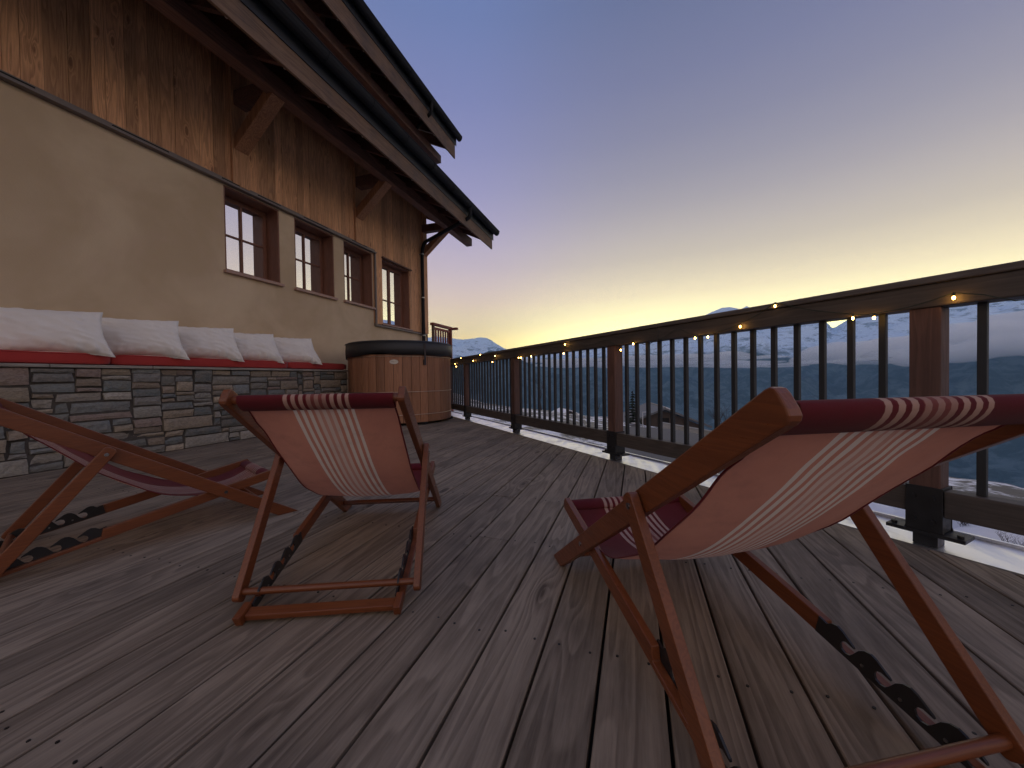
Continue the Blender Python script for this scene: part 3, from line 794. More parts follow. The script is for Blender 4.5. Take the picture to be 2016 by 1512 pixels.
# ------------------------------------------------------------------ HOT TUB
random.seed(31)
TC = Vector((-4.084, 5.914, 0)); TR = .893
tub = empty('hot_tub', TC); tag(tub, 'round cedar stave hot tub with black cover at the deck corner', 'hot tub')
mb = MB(); NS = 40
for i in range(NS):
    a0 = 2 * math.pi * i / NS + .0035; a1 = 2 * math.pi * (i + 1) / NS - .0035; mb.cur = rc(); r0 = TR + random.uniform(-.003, .001)
    n = 3; sec = []
    for j in range(n + 1):
        a = a0 + (a1 - a0) * j / n; rr = r0 - (.004 if j in (0, n) else 0); sec.append((rr * math.cos(a), rr * math.sin(a)))
    for j in range(n, -1, -1):
        a = a0 + (a1 - a0) * j / n; sec.append(((TR - .045) * math.cos(a), (TR - .045) * math.sin(a)))
    mb.prism(sec, (0, 0, 0), (1, 0, 0), (0, 1, 0), (0, 0, 1), .045, 1.155)
mb.build('staves', M['stave'], tub)
mb = MB(); mb.tube([(0, 0, .06), (0, 0, 1.10)], TR - .05, 40); mb.build('dark_liner', M['dark'], tub)
for a in (-.45, 0, .45): mb = MB(); mb.box(-.78, a - .05, .0005, .78, a + .05, .044); mb.build('skid', M['dark'], tub)
for z in (.174, .548, 1.125):
    mb = MB(); mb.tube([((TR + .006) * math.cos(t), (TR + .006) * math.sin(t), z) for t in [2 * math.pi * j / 90 for j in range(91)]], .0055, 6, caps=False); mb.build('hoop', M['band'], tub)
# cover: padded lid with drooping skirt
mb = MB(); N = 96
to_cam = math.atan2(-TC.y, -TC.x)
def lid(th):
    # twelve-sided padded outline
    s = 2 * math.pi / 12; f = ((th + s / 2) % s) - s / 2
    return (TR + .035) * (.985 + .015 * math.cos(f) ** -1 * .5 + .004)
rings = []
def skirt(th):
    d = (th - to_cam + math.pi) % (2 * math.pi) - math.pi       # negative = to the right as seen
    lo = 1.145 + .035 * math.exp(-((d + .35) / .22) ** 2) - .035 * max(0, -d - .6) + .006 * math.sin(7 * th)
    return lo
for key in ('sk_in', 'sk', 'mid', 'top', 'topin', 'c'):
    row = []
    for i in range(N):
        th = 2 * math.pi * i / N; r = lid(th); z = 0
        if key == 'sk_in': z = skirt(th) + .004; r -= .018
        if key == 'sk': z = skirt(th); 
        if key == 'mid': z = 1.25; r += .006 + .003 * math.sin(9 * th)
        if key == 'top': z = 1.365 + .004 * math.sin(5 * th); r -= .004
        if key == 'topin': z = 1.385; r -= .035
        if key == 'c': z = 1.41; r *= .4
        row.append((r * math.cos(th), r * math.sin(th), z))
    rings.append(row)
vs = [p for row in rings for p in row] + [(0, 0, 1.415)]
fs = [(a * N + i, a * N + (i + 1) % N, (a + 1) * N + (i + 1) % N, (a + 1) * N + i) for a in range(len(rings) - 1) for i in range(N)]
fs += [((len(rings) - 1) * N + i, (len(rings) - 1) * N + (i + 1) % N, len(vs) - 1) for i in range(N)]
mb.add(vs, fs, 0, True); cv = mb.build('cover', M['vinyl'], tub)
mb = MB(); mb.tube([((lid(t) + .009) * math.cos(t), (lid(t) + .009) * math.sin(t), 1.36) for t in [2 * math.pi * j / 96 for j in range(97)]], .005, 6, caps=False); mb.build('cover_piping', M['vinyl'], cv)
def onTub(px_ang, r, z): return Vector((r * math.cos(px_ang), r * math.sin(px_ang), z))
for d_ in (.42,):
    th = to_cam + d_
    rd = Vector((math.cos(th), math.sin(th), 0)); tg = Vector((-math.sin(th), math.cos(th), 0))
    mb = MB(); mb.obox((0, 0, 0), rd, tg, (0, 0, 1), TR + .042, TR + .047, -.018, .018, 1.06, 1.34)
    mb.obox((0, 0, 0), rd, tg, (0, 0, 1), TR + .012, TR + .040, -.02, .022, .985, 1.075)
    mb.build('cover_strap', M['strap'], cv, bevel=.003)
th = to_cam - .12
rd = Vector((math.cos(th), math.sin(th), 0)); tg = Vector((-math.sin(th), math.cos(th), 0))
mb = MB(); el = [(.068 * math.cos(t), .037 * math.sin(t)) for t in [2 * math.pi * j / 28 for j in range(28)]]
mb.prism(el, (0, 0, 1.035), tg, (0, 0, 1), rd, TR + .001, TR + .008); pl_ = mb.build('name_plate', M['plate'], tub)
mb = MB()
pts_ = [(-.035, .004), (-.03, -.004), (-.022, .008), (-.016, -.003), (-.008, .006), (0, -.003), (.008, .007), (.016, -.003), (.024, .006), (.034, -.002)]
mb.tube([rd * (TR + .009) + tg * a + Vector((0, 0, 1.035 + b)) for a, b in pts_], .0016, 4); mb.build('plate_script', M['ink'], pl_)

# ------------------------------------------------------------------ DECK CHAIRS
def chair_parts(g, label, loc, th, ext=.05):
    a, h, f, hf, L, tcx, c, zc, wA, wB, wC = g
    root = empty('deck_chair', (loc[0], loc[1], 0), th); tag(root, label, 'deck chair', 'red striped folding deck chairs')
    X, Y, Z = Vector((1, 0, 0)), Vector((0, 1, 0)), Vector((0, 0, 1))
    hw = .011
    def frame(P0, P1):
        p0 = Vector((0, P0[0], P0[1])); p1 = Vector((0, P1[0], P1[1])); d = (p1 - p0); LL = d.length; d.normalize(); n = Vector((0, -d.z, d.y))
        if n.z < 0: n = -n
        return p0, d, n, LL
    def rail_(P0, P1, xoff, hgt, e0, e1, name, cut0=None):
        p0, d, n, LL = frame(P0, P1)
        poly = [(-e0, -hgt / 2), (LL + e1, -hgt / 2), (LL + e1, hgt / 2), (-e0, hgt / 2)]
        if cut0 == 'floor':
            # trim end flat on the deck: z>=0
            sl_ = d.y / d.z if abs(d.z) > 1e-6 else 0
            pts2 = []
            for u, v in ((0, -hgt / 2), (0, hgt / 2)):
                # solve z=0.001
                uu = (0.001 - p0.z - n.z * v) / d.z; pts2.append((uu, v))
            poly = [pts2[0]] + poly_round([(LL + e1, -hgt / 2), (LL + e1, hgt / 2)] + [(LL * .5, hgt / 2), (LL * .5, -hgt / 2)], .016, 3)[:8] + [pts2[1]]
        else: poly = poly_round(poly, .018, 4)
        mb = MB(); mb.cur = rc(.2, .8)
        mb.prism(poly, p0, d, n, X, xoff - hw, xoff + hw)
        return mb.build(name, M['chair'], root, bevel=.003)
    A0, A1 = (0, .022), (-a, h); B0, B1 = (-L + .01, .0265), (f, hf); C1, C0 = (-a * tcx, h * tcx), (-c, zc)
    for s in (-1, 1):
        # A: long back rails
        rail_(A0, A1, s * (wA - hw), .056, .0, .028, 'back_rail', 'floor')
        # B: base rails with notches
        p0, d, n, LL = frame(B0, B1)
        hB = .045
        u1 = -.012; u2 = -.022
        # notch zone measured from the back end
        uc = (Vector((0, C0[0], C0[1])) - p0).dot(d)
        nz0 = uc - .035; nz1 = uc + .285
        poly = [(u1, -hB / 2), (LL + .02, -hB / 2), (LL + .028, 0), (LL + .02, hB / 2), (nz1, hB / 2), (nz1 - .012, -.008), (max(nz0, u2 + .012), -.008), (max(nz0, u2 + .012) - .012, hB / 2 - .008), (u2, hB / 2 - .008)]
        mb = MB(); mb.cur = rc(.2, .8); mb.prism(poly, p0, d, n, X, s * (wB - hw) - hw, s * (wB - hw) + hw)
        br = mb.build('base_rail', M['chair'], root, bevel=.0025)
        # notch plate
        pts_ = [(nz1 + .012, -.018), (nz1 + .012, hB / 2 + .003)]
        for i in range(4):
            u = uc + .224 - .0747 * i          # notch centre
            q = [(.052, .0235), (.042, .0345), (.030, .0395), (.018, .037), (-.012, .0225), (-.0145, .0185), (.004, .0195), (.0125, .014), (.0145, .004), (.010, -.005), (.001, -.0085), (-.009, -.0045), (-.014, .004)]
            pts_ += [(u + aa, bb) for aa, bb in q]
        pts_ += [(uc - .026, .012), (uc - .05, .006), (uc - .055, -.018)]
        mb = MB(); xi = s * (wB - 2 * hw); mb.prism(pts_, p0, d, n, X, min(xi, xi - s * .005), max(xi, xi - s * .005))
        for i in range(3):
            q = p0 + d * (uc + .187 - .0747 * i) + n * -.001
            mb.tube([q + X * (xi - s * .005), q + X * (xi - s * .0072)], .0035, 7, mi=1)
        mb.build('notch_plate', [M['black_plastic'], M['bolt']], br)
        # C: prop rails
        rail_(C0, C1, s * (wC - hw), .045, .03, .03, 'prop_rail')
        # bolts
        for P, w_, nm in ((C1, wC, 'bolt'),):
            mb = MB(); mb.tube([Vector((s * w_, P[0], P[1])), Vector((s * (w_ + .003), P[0], P[1]))], .0075, 10); mb.build('bolt', M['bolt'], root)
        # crossing pivot of A and B
        pA, dA, nA, LA = frame(A0, A1)
        det = dA.y * (-d.z) - dA.z * (-d.y)
        rx, rz = p0.y - pA.y, p0.z - pA.z
        t = (rx * (-d.z) - rz * (-d.y)) / det if abs(det) > 1e-9 else .2
        q = pA + dA * t
        mb = MB(); mb.tube([q + X * s * wA, q + X * s * (wA + .003)], .0075, 10); mb.build('bolt', M['bolt'], root)
    def cross(P, half, shape, name, w=.04, t=.02, dirv=None):
        mb = MB(); mb.cur = (random.random(), .5, random.random(), 1)
        if shape == 'round': mb.tube([(-half, P[0], P[1]), (half, P[0], P[1])], w, 14)
        else:
            d = Vector((0, dirv[0], dirv[1])).normalized(); n = X.cross(d)
            mb.obox((0, P[0], P[1]), X, d, n, -half, half, -w / 2, w / 2, -t / 2, t / 2)
        return mb.build(name, M['chair_x'], root, bevel=0 if shape == 'round' else .003)
    dA = (-a, h - .02); dB = (f + L, hf)
    cross((-.06, .022 + .06 * h / a), wA - 2 * hw - .0005, 'bar', 'front_crossbar', .034, .018, dA)
    cross((-L + .028, .0235), wB - 2 * hw - .0005, 'bar', 'back_crossbar', .036, .02, dB)
    cross(C0, wC - .001, 'round', 'prop_dowel', .0115)
    cross((f + .002, hf + .001), wB - 2 * hw - .0005, 'round', 'seat_dowel', .013)
    cross((-a + .004, h - .002), wA - 2 * hw - .0005, 'round', 'head_dowel', .014)
    # sling: profile from head to seat, two faced
    ws = .231
    k0 = (-a, h)
    prof = [(-.985, .684), (-.945, .650), (-.905, .613), (-.86, .569), (-.80, .508), (-.72, .430), (-.63, .352), (-.54, .289), (-.45, .241), (-.36, .214), (-.27, .202), (-.19, .202), (-.12, .214), (-.07, .230), (-.04, .243)]
    # fit ends to this chair
    def adj(u, z):
        t = (u + .04) / (-.985 + .04); return (u + t * (-(a - 1.0)) + (1 - t) * (f + .03), z + t * (h - .697) + (1 - t) * (hf - .246))
    P = [adj(u, z) for u, z in prof]
    # densify (catmull)
    D = []
    for i in range(len(P) - 1):
        p0_ = Vector(P[max(i - 1, 0)]); p1_ = Vector(P[i]); p2_ = Vector(P[i + 1]); p3_ = Vector(P[min(i + 2, len(P) - 1)])
        for q in range(3):
            t = q / 3; D.append(.5 * ((2 * p1_) + (-p0_ + p2_) * t + (2 * p0_ - 5 * p1_ + 4 * p2_ - p3_) * t * t + (-p0_ + 3 * p1_ - 3 * p2_ + p3_) * t ** 3))
    D.append(Vector(P[-1])); nx = 28
    mb = MB(); th_ = .0012
    rows = []
    for i, p in enumerate(D):
        d = (D[min(i + 1, len(D) - 1)] - D[max(i - 1, 0)]).normalized(); nn = Vector((-d.y, d.x))
        if nn.y < 0: nn = -nn
        row = []
        t = i / (len(D) - 1)
        for j in range(nx + 1):
            u = j / nx; xx = (u - .5) * 2
            curl = .020 * (xx * xx - 1) * math.sin(math.pi * t) - .012 * math.sin(math.pi * min(1, t)) * t          # edges ride higher than the middle
            wv = .0025 * math.sin(i * .9 + j) * abs(xx) ** 6 + .004 * mnoise.noise(Vector((xx * 2, i * .15, loc[0]))) + .0035 * mnoise.noise(Vector((xx * 9 + i * .2, i * .07, loc[0] * 3))) * (max(0, 1 - t * 3) + max(0, t * 3 - 2)) + .0015 * mnoise.noise(Vector((xx * 5 - i * .3, i * .3, 7 + loc[1])))
            pull = 1 - .008 * math.sin(math.pi * t)
            row.append((xx * ws * pull, p.x + nn.x * (curl + wv), p.y + nn.y * (curl + wv), nn, u))
        rows.append(row)
    vs = []
    for row in rows:
        for (xx, uu, zz, nn, u) in row: vs.append((xx, uu, zz)); mb.c.append((u, .5, .5, 1))
    nr = len(rows); W1 = nx + 1
    b0 = len(mb.v); mb.v += vs
    for i in range(nr - 1):
        for j in range(nx): mb.f.append((b0 + i * W1 + j, b0 + i * W1 + j + 1, b0 + (i + 1) * W1 + j + 1, b0 + (i + 1) * W1 + j)); mb.m.append(0); mb.smooth.append(True)
    # rolled hem along both edges
    for jj in (0, nx):
        base = len(mb.v)
        for i in range(nr):
            xx, uu, zz, nn, u = rows[i][jj]
            for q in range(6): t = q * math.pi / 3; mb.v.append((xx + .003 * math.cos(t), uu + nn.x * .0022 * math.sin(t), zz + nn.y * .0022 * math.sin(t))); mb.c.append((u, .5, .5, 1))
        for i in range(nr - 1):
            for q in range(6): mb.f.append((base + i * 6 + q, base + (i + 1) * 6 + q, base + (i + 1) * 6 + (q + 1) % 6, base + i * 6 + (q + 1) % 6)); mb.m.append(0); mb.smooth.append(True)
    # sleeve round the head dowel and round the seat dowel (shows the red face)
    def sleeve(cy, cz, ru, rv, ang, end, ws_):
        n = 18; ca, sa = math.cos(ang), math.sin(ang); base = len(mb.v)
        for i in range(n):
            t = 2 * math.pi * i / n; q = (ru * math.cos(t), rv * math.sin(t))
            for j in range(nx + 1):
                u = j / nx; mb.v.append(((u - .5) * 2 * ws_, cy + q[0] * ca - q[1] * sa, cz + q[0] * sa + q[1] * ca)); mb.c.append((u, .5, .5, 1))
        for i in range(n):
            for j in range(nx):
                i2 = (i + 1) % n; mb.f.append((base + i * W1 + j, base + i2 * W1 + j, base + i2 * W1 + j + 1, base + i * W1 + j + 1)); mb.m.append(0); mb.smooth.append(True)
    ang = math.atan2(D[0].y - D[3].y, D[0].x - D[3].x)
    sleeve(-a + .012, h - .012, .034, .0185, ang, 0, ws + .003)
    ang2 = math.atan2(D[-1].y - D[-4].y, D[-1].x - D[-4].x)
    sleeve(f - .004, hf, .026, .0165, ang2, 0, ws + .003)
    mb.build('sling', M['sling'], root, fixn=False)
    return root
M['chair_x'] = wood('oiled_hardwood_cross', (.205, .060, .019), (.095, .026, .010), 'x', 3.0, .36, .08, contrast=.7, tintamt=.12, bump=.06, spec=.5)
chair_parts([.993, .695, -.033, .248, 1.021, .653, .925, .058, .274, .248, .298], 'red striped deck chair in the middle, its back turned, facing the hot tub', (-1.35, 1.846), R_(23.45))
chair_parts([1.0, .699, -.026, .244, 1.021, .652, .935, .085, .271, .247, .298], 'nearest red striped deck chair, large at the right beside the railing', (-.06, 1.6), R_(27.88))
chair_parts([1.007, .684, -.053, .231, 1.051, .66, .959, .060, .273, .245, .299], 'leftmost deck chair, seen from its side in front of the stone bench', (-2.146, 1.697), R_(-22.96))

# ------------------------------------------------------------------ LAND
def interp(tab, x):
    if x <= tab[0][0]: return tab[0][1]
    for (a, b), (c, d) in zip(tab[:-1], tab[1:]):
        if x <= c: t = (x - a) / (c - a); return b + (d - b) * t
    return tab[-1][1]
RIDGE = [(-75, 4.5), (-55, 5.5), (-40.76, 4.21), (-33.84, 5.59), (-29.44, 6.37), (-27.34, 6.08), (-26.06, 5.92), (-25.07, 5.92), (-23.77, 6.07), (-23.0, 6.2), (-22.01, 6.13), (-21.24, 5.74), (-20.71, 5.35), (-19.56, 4.65), (-18.57, 4.17), (-16.48, 3.98), (-14.17, 4.09), (-11.09, 4.78), (-3.63, 6.2), (3.35, 6.85), (5.97, 7.28), (6.81, 7.67), (8.8, 7.95), (9.72, 8.35), (11.15, 8.85), (12.36, 8.72), (13.1, 8.4), (13.77, 8.76), (14.38, 8.34), (15.4, 8.04), (18.49, 7.56), (20.42, 6.97), (21.4, 6.33), (22.3, 5.13), (22.92, 5.59), (23.4, 5.88), (24.0, 6.32), (26.24, 7.23), (30.42, 7.86), (33.57, 8.35), (35.43, 8.5), (38.76, 8.75), (55, 8.5), (75, 6.5)]
HILL = [(-45, 2.0), (-30.25, 2.61), (-28.01, 2.82), (-26.1, 3.72), (-24.21, 3.17), (-22.58, 4.07), (-21.42, 4.67), (-20.42, 4.35), (-19.26, 4.34), (-18.03, 3.55), (-15.73, 2.6), (-13, 1.2), (-8, .2), (0, -1.5), (15, -2.5), (30, -2)]
CREST = [(-180, -1.0), (-60, -1.2), (-33.98, -1.69), (-26.59, -2.16), (-24, -3.2), (-22.03, -3.88), (-18.94, -4.32), (-16.62, -4.59), (-11.23, -5.18), (-4.5, -6.08), (-0.92, -6.84), (3.22, -7.38), (9.6, -8.2), (15.33, -8.73), (24.82, -9.68), (31.44, -10.31), (33.62, -10.42), (35.5, -10.66), (60, -9), (180, -1.0)]
CAMZ = .75
def pol(az, r, z): return Vector((r * math.sin(R_(az)), r * math.cos(R_(az)), z))
def pol_el(az, el, r): return pol(az, r, CAMZ + r * math.tan(R_(el)))
def crest(az):
    zc = interp([(-180, -4.5), (12, -4.5), (25, -2.0), (60, -2.2), (180, -4.5)], az)
    return (CAMZ - zc) / math.tan(R_(-interp(CREST, az))), zc
def sm(t): t = max(0, min(1, t)); return t * t * (3 - 2 * t)
def ground_z(az, r):
    Rc, zc = crest(az); z0 = -1.25
    if r < Rc:
        t = max(0, (r - 3.5) / max(.1, Rc - 3.5)); z = z0 + (zc - z0) * t
    else: z = max(-700, zc - .55 * (r - Rc) - .0004 * (r - Rc) ** 2)
    p = pol(az, r, 0)
    z += mnoise.noise(p * .9) * .07 * min(1, max(0, r - 3) / 4) + mnoise.noise(p * .17 + Vector((5, 2, 1))) * .22 * min(1, r / 30) * (1 if r > 14 else .3)
    w = sm((abs(az) - 75) / 25)              # behind, unseen: slope raised uphill to block low sky light
    if w > 0: z = z * (1 - w) + w * (-1.3 + .16 * max(0, min(r, 1200) - 25))
    return z
rs = []; r = 1.5
while r < 8500: rs.append(r); r *= 1.035 if r < 200 else 1.16
azs = []; a = -180.0
while a < 180: azs.append(a); a += .4 if -45 <= a < 50 else 3.0
azs = [q for q in azs if q < 179.9]
mb = MB(); vs = [(0, 0, -1.3)]
for r in rs:
    for a in azs: p = pol(a, r, ground_z(a, r)); vs.append(tuple(p))
n = len(azs)
fs = [(0, 1 + i, 1 + (i + 1) % n) for i in range(n)]
fs += [(1 + j * n + i, 1 + (j + 1) * n + i, 1 + (j + 1) * n + (i + 1) % n, 1 + j * n + (i + 1) % n) for j in range(len(rs) - 1) for i in range(n)]
mb.add(vs, fs, 0, True)
k = NT('patchy_snow_ground'); v = k.coord('Object', (1, 1, 1)); n1 = k.noise(v, .55, 6, .65, .3); n2 = k.noise(v, 5, 5, .7); n3 = k.noise(v, .06, 3)
snow = k.mix(k.mr(n2, .3, .7), (.80, .80, .83), (.88, .88, .90)); earth = k.mix(n2, (.05, .042, .035), (.11, .095, .08))
f = k.mr(k.math('ADD', k.math('ADD', k.math('MULTIPLY', n1, .8), k.math('MULTIPLY', n3, .4)), k.math('MULTIPLY', n2, .25)), .66, .74)
k.bump(k.math('ADD', n1, k.math('MULTIPLY', n2, .3)), .6, .08); M['ground'] = k.fin(k.mix(f, snow, earth), .55, spec=.4)
o = mb.build('ground', M['ground']); tag(o, kind='structure')

# mountains across the valley
def ridged(p, oct=5):
    s = 0; a = 1; t = 0
    for _ in range(oct): s += a * (1 - abs(mnoise.noise(p)) * 2); t += a; p = p * 2.07 + Vector((3.1, 1.7, .3)); a *= .5
    return s / t
mb = MB(); azs = [-78 + .3 * i for i in range(int(156 / .3) + 1)]; nr = 84
vs = []
for a in azs:
    el = interp(RIDGE, a)
    r1 = 7600 + 500 * mnoise.noise(Vector((a * .06, 0, 2))); zr = CAMZ + r1 * math.tan(R_(el))
    jag = mnoise.noise(Vector((a * 1.9, 3, 0))) * 16 + mnoise.noise(Vector((a * 5.1, 8, 0))) * 9
    for j in range(nr + 1):
        t = j / nr * 1.25; r = 2600 + (r1 - 2600) * t; p = pol(a, r, 0)
        if t <= 1: z = -720 + (zr + jag + 720) * (t ** 1.12)
        else: z = (zr + jag) - (t - 1) * 2600
        env = max(0, min(1, (1 - t) * 5)) * min(1, t * 4)
        z += (ridged(p * .00085) - .25) * 330 * env + (ridged(p * .004 + Vector((9, 9, 9)), 4) - .2) * 70 * env
        # keep the skyline where the ridge is
        z = min(z, CAMZ + r * math.tan(R_(el - .15 * (1 - min(1, t))))) if t < 1 else z
        vs.append((p.x, p.y, z))
L = nr + 1
fs = [(i * L + j, (i + 1) * L + j, (i + 1) * L + j + 1, i * L + j + 1) for i in range(len(azs) - 1) for j in range(nr)]
mb.add(vs, fs, 0, True)
def mountain_mat(name, snowline, soft):
    k = NT(name); v = k.coord('Object', (.001, .001, .001)); c0 = k.n('ShaderNodeTexCoord').outputs['Object']
    sp = k.n('ShaderNodeSeparateXYZ'); k.l(c0, sp.inputs[0])
    n1 = k.noise(v, 1.6, 8, .62, .4); n2 = k.noise(v, 9, 7, .7, .6); n3 = k.noise(k.coord('Object', (.001, .001, .0035)), 5, 8, .68, 1.2)
    ge = k.n('ShaderNodeNewGeometry'); sn = k.n('ShaderNodeSeparateXYZ'); k.l(ge.outputs['Normal'], sn.inputs[0])
    rock = k.mr(k.math('ADD', n3, k.math('MULTIPLY', k.math('SUBTRACT', .75, sn.outputs[2]), .25)), .50, .60)
    up = k.math('ADD', k.math('DIVIDE', k.math('SUBTRACT', sp.outputs[2], snowline), soft), k.math('MULTIPLY', k.math('SUBTRACT', n1, .5), 3.2))
    up = k.math('ADD', up, k.math('MULTIPLY', k.math('SUBTRACT', n2, .5), 2.6))
    s = k.mr(up, -.5, .7)
    sn_c = k.mix(k.math('MULTIPLY', rock, .8), (.66, .79, .97), (.10, .14, .20))  # blue of the dusk skylight put into the snow colour
    fo = k.mix(k.mr(n2, .42, .62), (.03, .05, .055), (.10, .14, .16))
    return k.fin(k.mix(s, fo, sn_c), .9, spec=.1)
M['mount'] = mountain_mat('snowy_mountains', 230, 130)
o = mb.build('mountains', M['mount']); tag(o, kind='structure')
# wooded spur in front on the left
mb = MB(); azs = [-46 + .3 * i for i in range(int(70 / .3))]; vs = []; nr = 36
for a in azs:
    el = interp(HILL, a); r1 = 3300
    zr = CAMZ + r1 * math.tan(R_(el)) + 14 * mnoise.noise(Vector((a * 4, 0, 0))) + 7 * mnoise.noise(Vector((a * 11, 2, 0)))
    for j in range(nr + 1):
        t = j / nr * 1.3; r = 1500 + (r1 - 1500) * t; p = pol(a, r, 0)
        z = -760 + (zr + 760) * t ** 1.1 if t <= 1 else zr - (t - 1) * 2000
        env = max(0, min(1, (1 - t) * 4)) * min(1, t * 4); z += (ridged(p * .003) - .5) * 90 * env
        vs.append((p.x, p.y, z))
L = nr + 1
fs = [(i * L + j, (i + 1) * L + j, (i + 1) * L + j + 1, i * L + j + 1) for i in range(len(azs) - 1) for j in range(nr)]
mb.add(vs, fs, 0, True); M['spur'] = mountain_mat('wooded_spur', 520, 150)
o = mb.build('wooded_hills', M['spur']); tag(o, kind='structure')

# mist lying along the far slopes
k = NT('mist_volume'); k.t.nodes.remove(k.b)
pv = k.n('ShaderNodeVolumePrincipled'); pv.inputs['Color'].default_value = (1, .995, .99, 1); pv.inputs['Density'].default_value = .008; pv.inputs['Anisotropy'].default_value = .1
k.l(pv.outputs[0], k.out.inputs['Volume']); M['mist'] = k.mat
mb = MB(); random.seed(77)
def bank(az, el, r, ln, th, ht, slant=0, seed=0):
    c = pol_el(az, el, r); tg = Vector((math.cos(R_(az)), -math.sin(R_(az)), 0)); rd = Vector((math.sin(R_(az)), math.cos(R_(az)), 0)); up = Vector((0, 0, 1))
    nu, nv = 40, 14; vs = []
    for i in range(nu + 1):
        ph = math.pi * i / nu; cx = math.cos(ph); rr = math.sin(ph) ** .9
        for j in range(nv):
            t = 2 * math.pi * j / nv
            lump = 1 + .45 * mnoise.noise(Vector((cx * 4, math.cos(t) * .8, seed))) + .25 * mnoise.noise(Vector((cx * 11, math.sin(t) * 1.2, seed + 5)))
            wob = ht * .8 * mnoise.noise(Vector((cx * 2.2, seed, 3)))
            q = c + tg * (cx * ln) + rd * (math.cos(t) * rr * th * lump) + up * (math.sin(t) * rr * ht * lump + wob + slant * cx * ln)
            vs.append(q)
    fs = [(i * nv + j, i * nv + (j + 1) % nv, (i + 1) * nv + (j + 1) % nv, (i + 1) * nv + j) for i in range(nu) for j in range(nv)]
    mb.add(vs, fs, 0, True)
bank(-9, 2.5, 3900, 700, 170, 22, 0, 1)
bank(-3, 1.9, 4150, 900, 230, 42, 0, 2)
bank(6, 2.5, 3950, 620, 200, 34, -.01, 3)
bank(8, 1.5, 4300, 760, 200, 30, 0, 4)
bank(13, 1.1, 4100, 520, 160, 20, -.02, 5)
bank(12, 2.1, 3800, 430, 130, 16, 0, 6)
bank(30, 2.6, 4300, 900, 380, 110, .07, 7)
bank(36, 3.9, 4700, 900, 380, 120, .10, 8)
bank(21, 1.3, 3900, 420, 120, 16, .04, 9)
bank(40, 2.4, 4000, 1100, 300, 90, .04, 10)
o = mb.build('mist', M['mist']); tag(o, kind='stuff', label='pale banks of mist along the far slopes')
o.hide_render = False

# ---- village below the terrace
snowm = simple('settled_snow', (.80, .81, .85), .6, nsc=3, var=.08, bump=.3)
dkw = simple('dark_far_timber', (.075, .055, .045), .8); slt = simple('grey_slate_roof', (.13, .135, .145), .7, nsc=5)
conc = simple('pale_concrete', (.26, .25, .23), .85, nsc=6)
def far_house(name, label, az, el_ridge, r, width, length, pitch, roofm, yaw, snowcap=False, body_h=5):
    c = pol_el(az, el_ridge, r); t = empty(name, (c.x, c.y, c.z - body_h - width / 2 * pitch), R_(-az + yaw)); tag(t, label, 'house')
    H = body_h + width / 2 * pitch; hw = width / 2
    mb = MB(); mb.prism([(-hw + .7, 0), (hw - .7, 0), (hw - .7, H - .35 - (hw - .7) * pitch), (0, H - .35), (-hw + .7, H - .35 - (hw - .7) * pitch)], (0, 0, 0), (1, 0, 0), (0, 0, 1), (0, 1, 0), .8, length - .8); mb.build('walls', dkw, t)
    mb = MB()
    for s in (-1, 1): mb.prism([(0, H), (s * hw, H - hw * pitch), (s * hw, H - hw * pitch - .22), (0, H - .22)], (0, 0, 0), (1, 0, 0), (0, 0, 1), (0, 1, 0), 0, length)
    rf = mb.build('roof', roofm, t)
    mb = MB(); mb.tube([(0, 0, H + .02), (0, length, H + .02)], .09, 6); mb.build('ridge_cap', conc, rf)
    if snowcap:
        mb = MB(); mb.prism([(0.0, H + .02), (.75, H + .02 - .75 * pitch), (.75, H + .10 - .75 * pitch), (0, H + .13)], (0, 0, 0), (1, 0, 0), (0, 0, 1), (0, 1, 0), .1, 3.2); mb.build('snow_patch', snowm, rf)
    mb = MB(); mb.box(-.6, .74, H - 2.2, .6, .79, H - 1.2); mb.build('window', M['dark'], t)
    return t
far_house('chalet_below', 'dark timber chalet with grey slate roof below the terrace', 3.9, -4.55, 44, 9.6, 9, .42, slt, 14, True)
far_house('snowy_roofed_house', 'small distant house under a white snowy roof', -9.48, -4.96, 95, 6.5, 8, .42, snowm, 20, False, 4)
# parapet
def wall_line(name, label, a0, e0, a1, e1, r0, r1, h, mat, cap):
    p0 = pol_el(a0, e0, r0); p1 = pol_el(a1, e1, r1); d = (p1 - p0); Lh = d.length; d.normalize(); n = d.cross(Vector((0, 0, 1))).normalized(); u = n.cross(d)
    t = empty(name, p0); tag(t, label, 'wall')
    mb = MB(); mb.obox((0, 0, 0), d, n, u, 0, Lh, -.15, .15, -h, -.07); mb.build('wall_body', mat, t)
    mb = MB(); mb.obox((0, 0, 0), d, n, u, -.05, Lh + .05, -.19, .19, -.068, .0); mb.build('wall_cap', cap, t)
wall_line('retaining_wall', 'pale concrete retaining wall below the dark chalet', 3.3, -6.57, 12, -7.86, 38, 34, .7, conc, conc)
wall_line('snow_topped_wall', 'low wall topped with snow left of the conifer', -6.6, -5.95, -4.1, -5.98, 50, 48, .8, dkw, snowm)
wall_line('snow_topped_wall', 'low snow topped wall at the foot of the conifer', -2.2, -6.7, .3, -6.78, 43, 41, .8, dkw, snowm)
t = empty('pipe_frame', pol_el(.9, -7.05, 39)); tag(t, 'thin pale metal pipe frame left of the dark chalet', 'frame')
gm = simple('galvanised_pipe', (.55, .55, .56), .5, .3)
t.rotation_euler = (0, 0, R_(-.9))
mb = MB(); mb.tube([(0, 0, -.3), (0, 0, 1.22)], .045, 6); mb.build('upright', gm, t)
mb = MB(); mb.tube([(0, 0, 1.25), (.62, .5, 1.25)], .045, 6); mb.build('top_bar', gm, t)
